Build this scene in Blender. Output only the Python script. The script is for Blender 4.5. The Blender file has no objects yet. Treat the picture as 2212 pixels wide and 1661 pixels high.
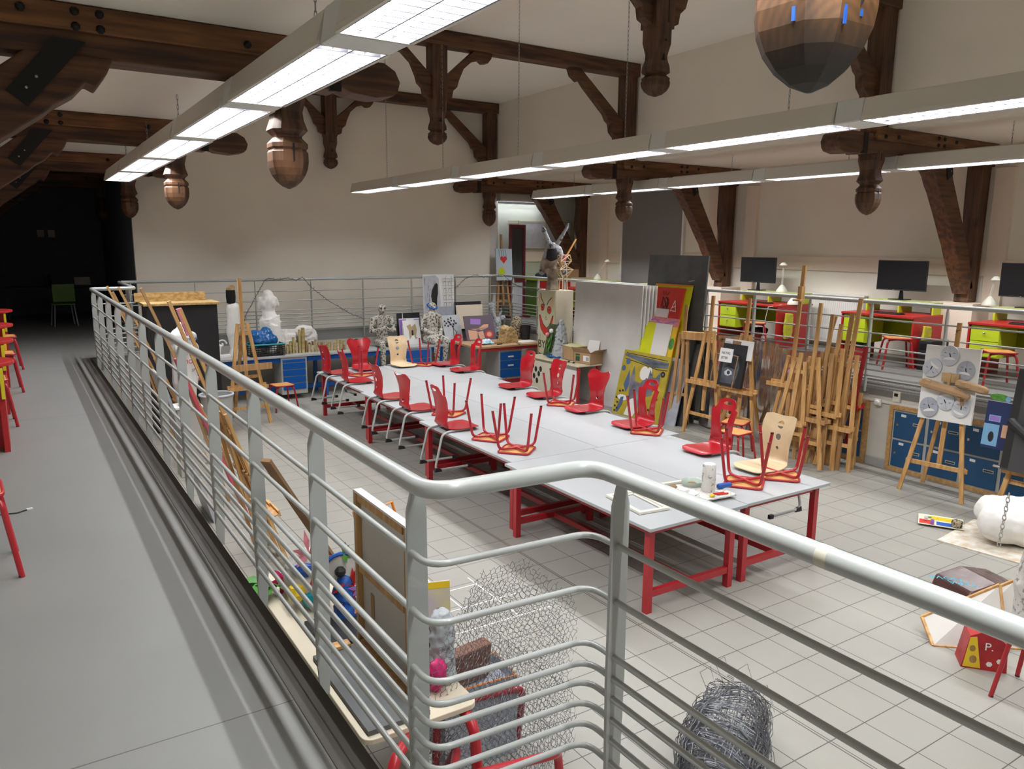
import bpy, bmesh, math, random
from mathutils import Vector, Matrix, Euler, noise
from mathutils.geometry import delaunay_2d_cdt
PI = math.pi
rnd = random.Random(7)
SC = bpy.context.scene
COL = SC.collection
# ------------------------------------------------------------------ camera
CAMH = 2.867
cd = bpy.data.cameras.new('camera'); cam = bpy.data.objects.new('camera', cd); COL.objects.link(cam)
yaw, pitch, roll = math.radians(32.80), math.radians(10.32), math.radians(0.46)
F = Vector((math.sin(yaw)*math.cos(pitch), math.cos(yaw)*math.cos(pitch), -math.sin(pitch)))
Rr = Vector((math.cos(yaw), -math.sin(yaw), 0)); U = Rr.cross(F)
r2 = math.cos(roll)*Rr + math.sin(roll)*U; u2 = -math.sin(roll)*Rr + math.cos(roll)*U
M = Matrix((r2, u2, -F)).transposed().to_4x4(); M.translation = (0, 0, CAMH)
cam.matrix_world = M
cd.sensor_width = 36; cd.lens = 1659.4/2212*36; cd.clip_start = 0.05; cd.clip_end = 200
SC.camera = cam
# ------------------------------------------------------------------ world, exposure
w = bpy.data.worlds.new('world'); SC.world = w; w.use_nodes = True
w.node_tree.nodes['Background'].inputs[0].default_value = (0.5, 0.6, 0.8, 1)
w.node_tree.nodes['Background'].inputs[1].default_value = 0.02
SC.view_settings.view_transform = 'Standard'; SC.view_settings.look = 'None'
SC.view_settings.exposure = -0.03; SC.view_settings.gamma = 1.0; SC.view_settings.use_curve_mapping = False
SC.cycles.use_denoising = True
SC.cycles.max_bounces = 8; SC.cycles.diffuse_bounces = 4; SC.cycles.glossy_bounces = 3
SC.cycles.sample_clamp_indirect = 8.0
LAMP_W = 41.0        # watts of each fluorescent tube, two per fixture
LAMP_COL = (.975, 0.985, 1.0)
# ------------------------------------------------------------------ materials
def mat(name, col, rough=0.6, metal=0.0, var=0.0, scale=8.0, bump=0.0, emit=None, coat=0.0, alpha=1.0, trans=0.0, col2=None, detail=4.0, stretch=None):
    m = bpy.data.materials.new(name); m.use_nodes = True
    nt = m.node_tree; b = nt.nodes['Principled BSDF']
    b.inputs['Base Color'].default_value = (*col, 1); b.inputs['Roughness'].default_value = rough
    b.inputs['Metallic'].default_value = metal
    if coat: b.inputs['Coat Weight'].default_value = coat
    if trans: b.inputs['Transmission Weight'].default_value = trans
    if alpha < 1: b.inputs['Alpha'].default_value = alpha
    if emit: b.inputs['Emission Color'].default_value = (*emit[:3], 1); b.inputs['Emission Strength'].default_value = emit[3]
    if var or bump or col2:
        tc = nt.nodes.new('ShaderNodeTexCoord'); no = nt.nodes.new('ShaderNodeTexNoise')
        no.inputs['Scale'].default_value = scale; no.inputs['Detail'].default_value = detail
        src = tc.outputs['Object']
        if stretch:
            mp = nt.nodes.new('ShaderNodeMapping'); mp.inputs['Scale'].default_value = stretch
            nt.links.new(src, mp.inputs['Vector']); src = mp.outputs['Vector']
        nt.links.new(src, no.inputs['Vector'])
        if var or col2:
            rp = nt.nodes.new('ShaderNodeValToRGB')
            a = col2 if col2 else tuple(max(0, c*(1-var)) for c in col)
            c2 = col if col2 else tuple(min(1, c*(1+var)) for c in col)
            rp.color_ramp.elements[0].position = 0.35; rp.color_ramp.elements[0].color = (*a, 1)
            rp.color_ramp.elements[1].position = 0.65; rp.color_ramp.elements[1].color = (*c2, 1)
            nt.links.new(no.outputs['Fac'], rp.inputs['Fac']); nt.links.new(rp.outputs['Color'], b.inputs['Base Color'])
        if bump:
            bp = nt.nodes.new('ShaderNodeBump'); bp.inputs['Strength'].default_value = bump; bp.inputs['Distance'].default_value = 0.01
            nt.links.new(no.outputs['Fac'], bp.inputs['Height']); nt.links.new(bp.outputs['Normal'], b.inputs['Normal'])
    return m
def grid_floor(name, col, grout, T, ox, oy, wd, rough, joints=()):
    m = bpy.data.materials.new(name); m.use_nodes = True; nt = m.node_tree; b = nt.nodes['Principled BSDF']
    g = nt.nodes.new('ShaderNodeNewGeometry'); sp = nt.nodes.new('ShaderNodeSeparateXYZ'); nt.links.new(g.outputs['Position'], sp.inputs[0])
    def mth(op, a, bb=None):
        n = nt.nodes.new('ShaderNodeMath'); n.operation = op
        for i, v in enumerate((a, bb)):
            if v is None: continue
            if isinstance(v, (int, float)): n.inputs[i].default_value = v
            else: nt.links.new(v, n.inputs[i])
        return n.outputs[0]
    def line(s, o, per, w_):
        f = mth('FRACT', mth('DIVIDE', mth('SUBTRACT', s, o), per)); f = mth('ABSOLUTE', mth('SUBTRACT', f, 0.5))
        return mth('GREATER_THAN', f, 0.5 - w_/per/2)
    f = line(sp.outputs[0], ox, T[0], wd) if T[0] else None
    f2 = line(sp.outputs[1], oy, T[1], wd)
    f = mth('MAXIMUM', f, f2) if f is not None else f2
    for j in joints:
        f = mth('MAXIMUM', f, mth('LESS_THAN', mth('ABSOLUTE', mth('SUBTRACT', sp.outputs[0], j)), wd*0.6))
    no = nt.nodes.new('ShaderNodeTexNoise'); no.inputs['Scale'].default_value = 1.7; no.inputs['Detail'].default_value = 6; nt.links.new(g.outputs['Position'], no.inputs['Vector'])
    n2 = nt.nodes.new('ShaderNodeTexNoise'); n2.inputs['Scale'].default_value = 260; nt.links.new(g.outputs['Position'], n2.inputs['Vector'])
    rp = nt.nodes.new('ShaderNodeValToRGB'); rp.color_ramp.elements[0].position = .3; rp.color_ramp.elements[1].position = .7
    rp.color_ramp.elements[0].color = (*[c*.91 for c in col], 1); rp.color_ramp.elements[1].color = (*[c*1.05 for c in col], 1)
    nt.links.new(mth('ADD', mth('MULTIPLY', no.outputs['Fac'], .6), mth('MULTIPLY', n2.outputs['Fac'], .4)), rp.inputs['Fac'])
    mx = nt.nodes.new('ShaderNodeMix'); mx.data_type = 'RGBA'; nt.links.new(f, mx.inputs['Factor'])
    nt.links.new(rp.outputs['Color'], mx.inputs['A']); mx.inputs['B'].default_value = (*grout, 1)
    nt.links.new(mx.outputs['Result'], b.inputs['Base Color']); b.inputs['Roughness'].default_value = rough
    return m
TS = 1/3
m_tile = grid_floor('floor_tiles', (.33, .32, .283), (.068, .064, .056), (TS, TS), 10.43*TS, 12.22*TS, .0065, .42, (11.37*TS, 19.4*TS))
m_lino = grid_floor('grey_linoleum', (.205, .205, .195), (.08, .08, .077), (0, 6.0), 0, 2.69, .006, .45)
def wood(name, dark, light, rough=.55, axis=0, sc=6):
    st = [9, 9, 9]; st[axis] = .8
    return mat(name, light, rough, col2=dark, scale=sc*.35, stretch=tuple(st), bump=.25, detail=6)
m_wall = mat('beige_wall_paint', (.82, .765, .665), .75, var=.025, scale=1.2)
m_ceil = mat('cream_ceiling_paint', (.87, .83, .75), .8, var=.02, scale=.8)
m_band = mat('peach_trim_paint', (.82, .70, .57), .7)
m_pit = mat('grey_concrete_paint', (.47, .45, .40), .7, var=.06, scale=2)
m_pitw = mat('off_white_pit_wall', (.66, .64, .58), .7, var=.04, scale=3)
m_unlit = mat('unlit_room_colour', (.10, .12, .15), .7, var=.05, scale=2)  # gloom of the far room put into its wall and ceiling colour
m_graypanel = mat('taupe_grey_panel', (.20, .19, .185), .55)
m_bx = wood('oak_beam_x', (.038, .014, .006), (.135, .056, .021), axis=0)
m_bxl = wood('oak_beam_orange_x', (.075, .027, .008), (.235, .098, .030), axis=0)
m_bz = wood('oak_beam_z', (.036, .015, .007), (.125, .055, .024), axis=2)
m_bzl = wood('oak_pendant_z', (.045, .018, .007), (.13, .058, .022), axis=2)
m_stain = wood('stained_pendant_wood', (.10, .040, .012), (.235, .108, .034), axis=2, rough=.6)
def _stain():
    nt = m_stain.node_tree; b = nt.nodes['Principled BSDF']; src = b.inputs['Base Color'].links[0].from_socket
    tc = nt.nodes.new('ShaderNodeTexCoord'); sp = nt.nodes.new('ShaderNodeSeparateXYZ'); nt.links.new(tc.outputs['Object'], sp.inputs[0])
    no = nt.nodes.new('ShaderNodeTexNoise'); no.inputs['Scale'].default_value = 7; nt.links.new(tc.outputs['Object'], no.inputs['Vector'])
    ma = nt.nodes.new('ShaderNodeMath'); ma.operation = 'MULTIPLY_ADD'; nt.links.new(no.outputs['Fac'], ma.inputs[0]); ma.inputs[1].default_value = .10; nt.links.new(sp.outputs[2], ma.inputs[2])
    rp = nt.nodes.new('ShaderNodeValToRGB'); mr = nt.nodes.new('ShaderNodeMapRange'); mr.inputs[1].default_value = 3.38; mr.inputs[2].default_value = 3.56; nt.links.new(ma.outputs[0], mr.inputs[0])
    wv = nt.nodes.new('ShaderNodeTexWave'); wv.wave_type = 'RINGS'; wv.rings_direction = 'SPHERICAL'; wv.inputs['Scale'].default_value = 13; wv.inputs['Distortion'].default_value = 1.5
    mp = nt.nodes.new('ShaderNodeMapping'); mp.inputs['Location'].default_value = (3.75, .16, -3.36); nt.links.new(tc.outputs['Object'], mp.inputs['Vector']); nt.links.new(mp.outputs['Vector'], wv.inputs['Vector'])
    m1 = nt.nodes.new('ShaderNodeMix'); m1.data_type = 'RGBA'; m1.blend_type = 'MULTIPLY'; m1.inputs['Factor'].default_value = .30; nt.links.new(src, m1.inputs['A']); nt.links.new(wv.outputs['Color'], m1.inputs['B'])
    mx = nt.nodes.new('ShaderNodeMix'); mx.data_type = 'RGBA'; nt.links.new(mr.outputs[0], mx.inputs['Factor']); mx.inputs['A'].default_value = (.022, .017, .012, 1); nt.links.new(m1.outputs['Result'], mx.inputs['B'])
    nt.links.new(mx.outputs['Result'], b.inputs['Base Color'])
_stain()
m_iron = mat('black_iron', (.02, .02, .02), .5, .6)
m_crack = mat('dark_wood_crack', (.012, .008, .006), .9)
m_rail = mat('grey_enamel_paint', (.41, .43, .415), .32, .0, coat=.35)
m_steel = mat('galvanised_steel', (.35, .36, .37), .4, .8)
m_chrome = mat('silver_metal', (.6, .6, .6), .25, 1)
m_white = mat('white_lacquer', (.80, .79, .75), .45)
m_lampw = mat('lamp_housing_grey', (.66, .63, .56), .45)
m_louv = mat('louvre_aluminium', (.17, .17, .20), .4, .1)
m_tube = mat('fluorescent_tube', (.9, .95, 1), .4, emit=(.86, .9, 1.0, 6.0))
m_red = mat('red_painted_steel', (.38, .012, .020), .35, coat=.2)
m_redc = mat('red_lacquered_plywood', (.44, .008, .017), .3, coat=.4)
m_redd = mat('red_laminate', (.42, .018, .018), .4)
m_lime = mat('lime_green_laminate', (.50, .60, .02), .4)
m_top = mat('grey_white_tabletop', (.42, .435, .445), .38, var=.02, scale=3)
m_topedge = mat('tabletop_edge', (.40, .43, .45), .4)
m_beech = mat('pale_beech_plywood', (.72, .55, .34), .4, coat=.3, var=.06, scale=4, stretch=(6, 1, 1))
m_seat = mat('orange_plywood_seat', (.66, .33, .10), .4, var=.08, scale=5, stretch=(8, 1, 1))
m_grey = mat('grey_powdercoat', (.42, .43, .42), .4)
m_blk = mat('black_rubber', (.015, .015, .016), .6)
m_pine = wood('pine_easel', (.44, .23, .075), (.64, .38, .15), .5, 2, 8)
m_pined = wood('pine_aged', (.32, .17, .065), (.50, .29, .12), .55, 2, 8)
m_pinef = wood('pine_locker_frame', (.40, .22, .08), (.56, .34, .14), .5, 1, 8)
m_osb = mat('osb_board', (.66, .46, .20), .7, col2=(.38, .22, .07), scale=14, stretch=(1, 3, 2))
m_black = mat('black_board_paint', (.012, .012, .014), .6, var=.2, scale=3)
m_chalk = mat('chalkboard', (.065, .07, .07), .6, col2=(.115, .12, .12), scale=2.5)
m_blue = mat('locker_blue', (.012, .075, .18), .4)
m_blued = mat('drawer_blue', (.0, .085, .36), .35)
m_lockgrey = mat('locker_frame_grey', (.42, .43, .41), .45)
m_plaster = mat('white_plaster', (.78, .76, .72), .75, var=.04, scale=9, bump=.3)
m_paper = mat('white_paper', (.78, .78, .77), .7)
m_canvas = mat('raw_canvas', (.60, .58, .54), .8, var=.03, scale=3)
m_card = mat('brown_cardboard', (.40, .25, .13), .75, var=.06, scale=6)
m_cardd = mat('dark_cardboard', (.27, .155, .075), .75, var=.1, scale=9)
m_kraft = mat('kraft_paper', (.42, .28, .12), .6, var=.2, scale=9)
m_screen = mat('black_screen', (.008, .009, .011), .18)
m_cream = mat('cream_plastic', (.72, .70, .60), .4)
m_bluep = mat('blue_plastic_film', (.01, .10, .30), .25, bump=1.0, scale=14)
m_teal = mat('teal_plastic', (.0, .28, .34), .4)
m_yel = mat('yellow_paint', (.72, .62, .02), .5)
m_yelp = mat('yellow_plastic', (.75, .52, .02), .35)
m_green = mat('leaf_green', (.08, .28, .04), .5, var=.3, scale=12)
m_pink = mat('pink_paper', (.65, .22, .26), .6, var=.2, scale=20)
m_magenta = mat('magenta_cloth', (.50, .01, .12), .6)
m_violet = mat('violet_paint', (.30, .16, .50), .5)
m_orange = mat('orange_paint', (.75, .22, .02), .5)
m_redp = mat('red_paint', (.60, .03, .02), .5)
m_bluepnt = mat('blue_paint', (.015, .09, .38), .5)
m_whitep = mat('white_paint', (.75, .74, .71), .55)
m_blackp = mat('black_paint', (.015, .015, .015), .5)
m_greyp = mat('silver_card', (.36, .38, .43), .5, var=.1, scale=10)
m_greyl = mat('pale_grey_card', (.50, .52, .56), .5, var=.06, scale=10)
m_wire = mat('galvanised_wire', (.15, .155, .17), .4, .6)
m_mirror = mat('smoked_mirror_film', (.55, .51, .49), .06, .9, bump=.25, scale=3, stretch=(1, 6, .6))
m_bamboo = mat('bamboo', (.50, .42, .17), .5, col2=(.34, .25, .10), scale=7)
m_bamboo2 = mat('brown_bamboo', (.36, .20, .09), .5, col2=(.22, .11, .05), scale=7)
m_bamboo3 = mat('pale_bamboo', (.60, .50, .30), .5, col2=(.44, .34, .18), scale=7)
def newsprint(name, a=(.62, .60, .54), b=(.10, .095, .09), sc=26, th=.55):
    m = mat(name, a, .75, col2=b, scale=sc, detail=8, bump=.5)
    for n in m.node_tree.nodes:
        if n.type == 'VALTORGB':
            n.color_ramp.elements[0].position = 1-th-.06; n.color_ramp.elements[1].position = 1-th+.02
    return m
m_news = newsprint('newspaper_papier_mache', (.56, .53, .46), (.08, .075, .07), 30, th=.53)
m_newsl = newsprint('pale_newspaper', (.66, .64, .60), (.30, .28, .26), 34, .58)
m_foil = mat('crumpled_foil', (.62, .64, .66), .25, .85, bump=1.0, scale=16)
m_foilw = newsprint('foil_and_paint', (.38, .40, .42), (.06, .075, .085), 14, .58)
m_dust = newsprint('dusty_stone', (.40, .33, .22), (.05, .035, .02), 40, .5)
m_bronze = mat('bronze_brown_paint', (.46, .38, .29), .5, col2=(.15, .11, .08), scale=6, bump=.4)
# ------------------------------------------------------------------ mesh builder
class MB:
    def __init__(s): s.v = []; s.f = []; s.mi = []; s.cur = 0
    def add(s, vs, fs, mi=None):
        o = len(s.v); s.v += [tuple(v) for v in vs]; s.f += [tuple(i+o for i in f) for f in fs]
        s.mi += [s.cur if mi is None else mi]*len(fs); return s
    def box(s, c, d, rot=None, mi=None):
        x, y, z = d[0]/2, d[1]/2, d[2]/2
        P = [Vector((a, b, e)) for a in (-x, x) for b in (-y, y) for e in (-z, z)]
        if rot is not None:
            Rm = rot if isinstance(rot, Matrix) else Euler(rot).to_matrix()
            P = [Rm @ p for p in P]
        c = Vector(c)
        return s.add([p+c for p in P], [(0, 1, 3, 2), (4, 6, 7, 5), (0, 4, 5, 1), (2, 3, 7, 6), (0, 2, 6, 4), (1, 5, 7, 3)], mi)
    def bx(s, a, b, mi=None):
        return s.box([(a[i]+b[i])/2 for i in range(3)], [abs(b[i]-a[i]) for i in range(3)], None, mi)
    def bar(s, p0, p1, w_, h, up=(0, 0, 1), mi=None):
        p0, p1 = Vector(p0), Vector(p1); d = (p1-p0); L = d.length; d.normalize(); up = Vector(up)
        if abs(d.dot(up)) > .98: up = Vector((1, 0, 0))
        sx = d.cross(up).normalized(); uz = sx.cross(d)
        Rm = Matrix((d, sx, uz)).transposed()
        return s.box((p0+p1)/2, (L, w_, h), Rm, mi)
    def tube(s, pts, r, n=8, closed=False, mi=None, caps=True):
        pts = [Vector(p) for p in pts]; N = len(pts); rs = r if isinstance(r, (list, tuple)) else [r]*N
        vs = []; fs = []; prev = None
        for i, p in enumerate(pts):
            if closed: t = (pts[(i+1) % N]-pts[i-1])
            else: t = (pts[min(i+1, N-1)]-pts[max(i-1, 0)])
            if t.length < 1e-9: t = Vector((0, 0, 1))
            t.normalize()
            if prev is None:
                a = Vector((0, 0, 1)) if abs(t.z) < .9 else Vector((1, 0, 0)); u = t.cross(a).normalized()
            else:
                u = prev - t*prev.dot(t)
                u = u.normalized() if u.length > 1e-6 else t.orthogonal().normalized()
            prev = u; v = t.cross(u)
            for k in range(n):
                a = 2*PI*k/n; vs.append(p+(u*math.cos(a)+v*math.sin(a))*rs[i])
        for i in range(N if closed else N-1):
            j = (i+1) % N
            for k in range(n): fs.append((i*n+k, i*n+(k+1) % n, j*n+(k+1) % n, j*n+k))
        if caps and not closed and n > 2: fs.append(tuple(range(n-1, -1, -1))); fs.append(tuple((N-1)*n+k for k in range(n)))
        return s.add(vs, fs, mi)
    def lathe(s, prof, n=16, c=(0, 0, 0), mi=None, sq=None, rot=None):
        vs = []; fs = []; c = Vector(c)
        Rm = Euler(rot).to_matrix() if rot else None
        for (r, z) in prof:
            for k in range(n):
                a = 2*PI*(k+.5)/n
                if sq: # chamfered square section
                    x, y = math.cos(a), math.sin(a); m_ = max(abs(x), abs(y)); x, y = x/m_, y/m_; q = 1-sq
                    if abs(x)+abs(y) > 1+q: kx = (1+q)/(abs(x)+abs(y)); x, y = x*kx, y*kx
                    p = Vector((x*r, y*r, z))
                else: p = Vector((math.cos(a)*r, math.sin(a)*r, z))
                vs.append((Rm @ p if Rm else p)+c)
        for i in range(len(prof)-1):
            for k in range(n): fs.append((i*n+k, i*n+(k+1) % n, (i+1)*n+(k+1) % n, (i+1)*n+k))
        fs.append(tuple(range(n-1, -1, -1))); fs.append(tuple((len(prof)-1)*n+k for k in range(n)))
        return s.add(vs, fs, mi)
    def octo(s, prof, c=(0, 0, 0), ch=.62, mi=None):
        vs = []; fs = []; c = Vector(c); n = 8
        sec = [(1, -ch), (1, ch), (ch, 1), (-ch, 1), (-1, ch), (-1, -ch), (-ch, -1), (ch, -1)]
        for r, z in prof:
            for a, b in sec: vs.append(Vector((a*r, b*r, z))+c)
        for i in range(len(prof)-1):
            for k in range(n): fs.append((i*n+k, i*n+(k+1) % n, (i+1)*n+(k+1) % n, (i+1)*n+k))
        fs.append(tuple(range(n-1, -1, -1))); fs.append(tuple((len(prof)-1)*n+k for k in range(n)))
        return s.add(vs, fs, mi)
    def prism(s, poly, a, b, axis='y', mi=None):
        """poly in the plane across axis; extruded from a to b"""
        def P(q, t):
            return {'y': (q[0], t, q[1]), 'x': (t, q[0], q[1]), 'z': (q[0], q[1], t)}[axis]
        n = len(poly); vs = [P(q, a) for q in poly]+[P(q, b) for q in poly]
        fs = [tuple(range(n)), tuple(range(2*n-1, n-1, -1))]+[(i, (i+1) % n, n+(i+1) % n, n+i) for i in range(n)]
        return s.add(vs, fs, mi)
    def poly(s, pts, mi=None): return s.add(pts, [tuple(range(len(pts)))], mi)
    def ball(s, c, r, n=10, mi=None, sc=(1, 1, 1)):
        c = Vector(c); vs = []; fs = []; m_ = n//2
        for i in range(m_+1):
            t = PI*i/m_
            for k in range(n):
                a = 2*PI*k/n; vs.append(c+Vector((math.sin(t)*math.cos(a)*r*sc[0], math.sin(t)*math.sin(a)*r*sc[1], math.cos(t)*r*sc[2])))
        for i in range(m_):
            for k in range(n): fs.append((i*n+k, (i+1)*n+k, (i+1)*n+(k+1) % n, i*n+(k+1) % n))
        return s.add(vs, fs, mi)
    def cap(s, p0, p1, r0, r1, n=12, mi=None):
        p0, p1 = Vector(p0), Vector(p1); d = p1-p0
        if d.length < 1e-6: return s.ball(p0, r0, n, mi)
        d.normalize(); pts = []; rs = []
        for k in range(4): a = PI/2*(1-k/4); pts.append(p0-d*r0*math.sin(a)); rs.append(max(r0*math.cos(a), .0008))
        pts.append(p0); rs.append(r0); pts.append(p1); rs.append(r1)
        for k in range(1, 5): a = PI/2*k/4; pts.append(p1+d*r1*math.sin(a)); rs.append(max(r1*math.cos(a), .0008))
        return s.tube(pts, rs, n, mi=mi)
    def xf(s, mtx, i0=0):
        s.v[i0:] = [tuple(mtx @ Vector(v)) for v in s.v[i0:]]; return s
    def build(s, name, mats, parent=None, smooth=None, label=None):
        me = bpy.data.meshes.new(name); me.from_pydata(s.v, [], s.f)
        for m_ in (mats if isinstance(mats, (list, tuple)) else [mats]): me.materials.append(m_)
        if any(s.mi): me.polygons.foreach_set('material_index', s.mi)
        bm = bmesh.new(); bm.from_mesh(me)
        bmesh.ops.recalc_face_normals(bm, faces=bm.faces[:]); bm.to_mesh(me); bm.free()
        if smooth is not None:
            me.polygons.foreach_set('use_smooth', [True]*len(me.polygons))
            try: me.set_sharp_from_angle(angle=math.radians(smooth))
            except Exception: pass
        me.update()
        o = bpy.data.objects.new(name, me); COL.objects.link(o)
        if parent is not None: o.parent = parent
        if label: o['label'] = label
        return o
def thing(name, label, cat, loc=(0, 0, 0), rot=0, group=None):
    o = bpy.data.objects.new(name, None); COL.objects.link(o); o.empty_display_size = .1
    o.location = loc; o.rotation_euler = rot if isinstance(rot, (tuple, list)) else (0, 0, rot)
    o['label'] = label; o['category'] = cat
    if group: o['group'] = group
    return o
def tag(o, label, cat, group=None, loc=None, rot=None, kind=None):
    o['label'] = label; o['category'] = cat
    if group: o['group'] = group
    if kind: o['kind'] = kind
    if loc is not None: o.location = loc
    if rot is not None: o.rotation_euler = rot if isinstance(rot, (tuple, list)) else (0, 0, rot)
    return o
def struct(o):
    o['kind'] = 'structure'; return o
def kids(o): return [c for c in COL.objects if c.parent == o]
def dup(root, label, loc, rot=None, group=None, scale=None):
    def cp(o, par):
        c = o.copy(); COL.objects.link(c); c.parent = par
        for ch in list(o.children): cp(ch, c)
        return c
    c = cp(root, None); c.location = loc
    if rot is not None: c.rotation_euler = rot if isinstance(rot, (tuple, list)) else (0, 0, rot)
    if scale: c.scale = scale
    c['label'] = label
    if group: c['group'] = group
    return c
def bevel(o, w_=.004, seg=2):
    b = o.modifiers.new('bevel', 'BEVEL'); b.width = w_; b.segments = seg; b.limit_method = 'ANGLE'; return o
def remesh(o, vox=.012, it=4, disp=0, dsc=.06):
    r = o.modifiers.new('remesh', 'REMESH'); r.mode = 'VOXEL'; r.voxel_size = vox; r.use_smooth_shade = True
    s = o.modifiers.new('smooth', 'SMOOTH'); s.iterations = it; s.factor = .6
    if disp:
        t = bpy.data.textures.new(o.name+'_crumple', 'CLOUDS'); t.noise_scale = dsc
        d = o.modifiers.new('disp', 'DISPLACE'); d.texture = t; d.strength = disp; d.mid_level = .5
    return o
def arc(c, r, a0, a1, n, pl='xz'):
    out = []
    for i in range(n+1):
        a = a0+(a1-a0)*i/n; x, y = math.cos(a)*r, math.sin(a)*r
        out.append({'xz': (c[0]+x, c[1], c[2]+y), 'yz': (c[0], c[1]+x, c[2]+y), 'xy': (c[0]+x, c[1]+y, c[2])}[pl])
    return out
def fillet(pts, r, seg=5, closed=False):
    pts = [Vector(p) for p in pts]; out = []; N = len(pts)
    for i, p in enumerate(pts):
        if not closed and i in (0, N-1): out.append(p); continue
        a = (pts[i-1]-p); b = (pts[(i+1) % N]-p); rr = min(r, a.length*.45, b.length*.45)
        a.normalize(); b.normalize(); A = p+a*rr; B = p+b*rr
        for k in range(seg+1):
            t = k/seg; out.append(A*(1-t)**2+p*2*t*(1-t)+B*t*t)
    return out
def disc(n, cx, cy, rx, ry=None, a0=0):
    ry = ry or rx
    return [(cx+rx*math.cos(a0+2*PI*k/n), cy+ry*math.sin(a0+2*PI*k/n)) for k in range(n)]
def inside(p, poly):
    x, y = p; c = False; j = len(poly)-1
    for i in range(len(poly)):
        xi, yi = poly[i]; xj, yj = poly[j]
        if (yi > y) != (yj > y) and x < (xj-xi)*(y-yi)/(yj-yi)+xi: c = not c
        j = i
    return c
def sheet(mb, outline, holes, fn, th=.01, step=.03, mi=None):
    """bent plate: outline/holes in (u,v); fn(u,v)->(pos, normal)"""
    vs = []; ed = []
    for lp in [outline]+holes:
        o = len(vs); vs += [Vector(p) for p in lp]; ed += [(o+i, o+(i+1) % len(lp)) for i in range(len(lp))]
    x0, x1 = min(p[0] for p in outline), max(p[0] for p in outline); y0, y1 = min(p[1] for p in outline), max(p[1] for p in outline)
    nx, ny = max(1, int((x1-x0)/step)), max(1, int((y1-y0)/step))
    for i in range(1, nx):
        for j in range(1, ny):
            p = (x0+(x1-x0)*i/nx, y0+(y1-y0)*j/ny)
            if inside(p, outline) and not any(inside(p, h) for h in holes):
                if min((Vector(p)-q).length for q in vs[:sum(len(l) for l in [outline]+holes)]) > step*.35: vs.append(Vector(p))
    V, E, Fc = delaunay_2d_cdt(vs, ed, [], 0, 1e-5)[:3]
    Fc = [f for f in Fc if (lambda c: inside(c, outline) and not any(inside(c, h) for h in holes))((sum(V[i][0] for i in f)/len(f), sum(V[i][1] for i in f)/len(f)))]
    P = []; Q = []
    for q in V:
        p, n = fn(q[0], q[1]); p, n = Vector(p), Vector(n).normalized(); P.append(p+n*th/2); Q.append(p-n*th/2)
    n = len(P); cnt = {}
    for f in Fc:
        for i in range(len(f)):
            a, b = f[i], f[(i+1) % len(f)]; cnt.setdefault((min(a, b), max(a, b)), []).append((a, b))
    side = [(e[0][0], e[0][1], e[0][1]+n, e[0][0]+n) for e in cnt.values() if len(e) == 1]
    return mb.add(P+Q, [tuple(f) for f in Fc]+[tuple(i+n for i in reversed(f)) for f in Fc]+side, mi)
def text(parent, body, size, loc, rot, m_, name='lettering', ext=.001, align='LEFT', sx=1):
    c = bpy.data.curves.new(name, 'FONT'); c.body = body; c.size = size; c.extrude = ext; c.align_x = align
    c.materials.append(m_); tmp = bpy.data.objects.new('tmp', c); COL.objects.link(tmp)
    bpy.context.view_layer.update()
    me = bpy.data.meshes.new_from_object(tmp.evaluated_get(bpy.context.evaluated_depsgraph_get())); bpy.data.objects.remove(tmp)
    o = bpy.data.objects.new(name, me); COL.objects.link(o); o.parent = parent
    o.location = loc; o.rotation_euler = rot; o.scale = (sx, 1, 1); return o
# ================================================================== STRUCTURE
PF = 1.15            # height of the raised floor round the pit
YF, YN = 15.5, -4.0  # far wall of the hall, near end
def sbox(name, a, b, m_): return struct(MB().bx(a, b).build(name, m_))
sbox('floor_pit', (.87, YN, -.1), (9.47, 14.95, 0), m_tile)
g = MB(); g.bx((-1, YN, .95), (.87, 23, PF)); g.bx((.87, YN, .95), (1.43, 1.77, PF)); g.bx((.87, 12.98, .95), (1.45, 23, PF)); g.bx((1.45, 14.98, .95), (9.47, 15.5, PF)); g.bx((1.45, 15.5, .95), (1.9, 23, PF))
struct(g.build('floor_walkway', m_lino))
sbox('floor_right_platform', (9.47, YN, .95), (12.05, 15.9, PF), m_lino)
g = MB(); g.bx((.77, YN, 0), (.86, 13.0, .95)); g.bx((.77, 12.98, 0), (1.44, 13.07, .95)); g.bx((1.35, 13, 0), (1.44, 15.0, .95)); g.bx((1.35, 14.98, 0), (9.5, 15.08, .95))
struct(g.build('wall_pit_left', m_pit))
g = MB(); g.bx((9.49, YN, 0), (9.58, 15.0, .95)); struct(g.build('wall_pit_right', m_pitw))
g = MB(); g.bx((9.47, YN, 1.03), (9.50, 14.98, 1.15)); g.bx((9.455, YN, 1.10), (9.475, 14.98, 1.125)); g.bx((9.455, YN, 1.06), (9.475, 14.98, 1.08)); struct(g.build('trim_right_slab_edge', m_grey))
sbox('trim_dado_rail', (9.463, YN, .86), (9.495, 6.4, .895), m_white)
sbox('wall_far', (1.87, YF, .9), (9.36, YF+.12, 5.94), m_wall)
sbox('wall_back_aisle', (9.30, 15.85, .9), (12.1, 15.95, 4.4), mat('pale_green_grey_wall', (.56, .60, .54), .7, var=.03, scale=2))
sbox('wall_left', (-1.1, YN, .9), (-1.0, 23, 4.4), m_wall)
sbox('wall_right', (12.05, YN, .9), (12.15, 16, 4.4), m_wall)
sbox('wall_upper_right', (9.4, YN, 4.33), (9.5, 15.62, 5.97), m_wall)
sbox('wall_upper_left', (2.04, YN, 4.36), (2.12, 15.6, 5.97), m_wall)
sbox('wall_near', (-1.1, YN-.1, -.1), (12.1, YN, 6), m_wall)
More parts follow.
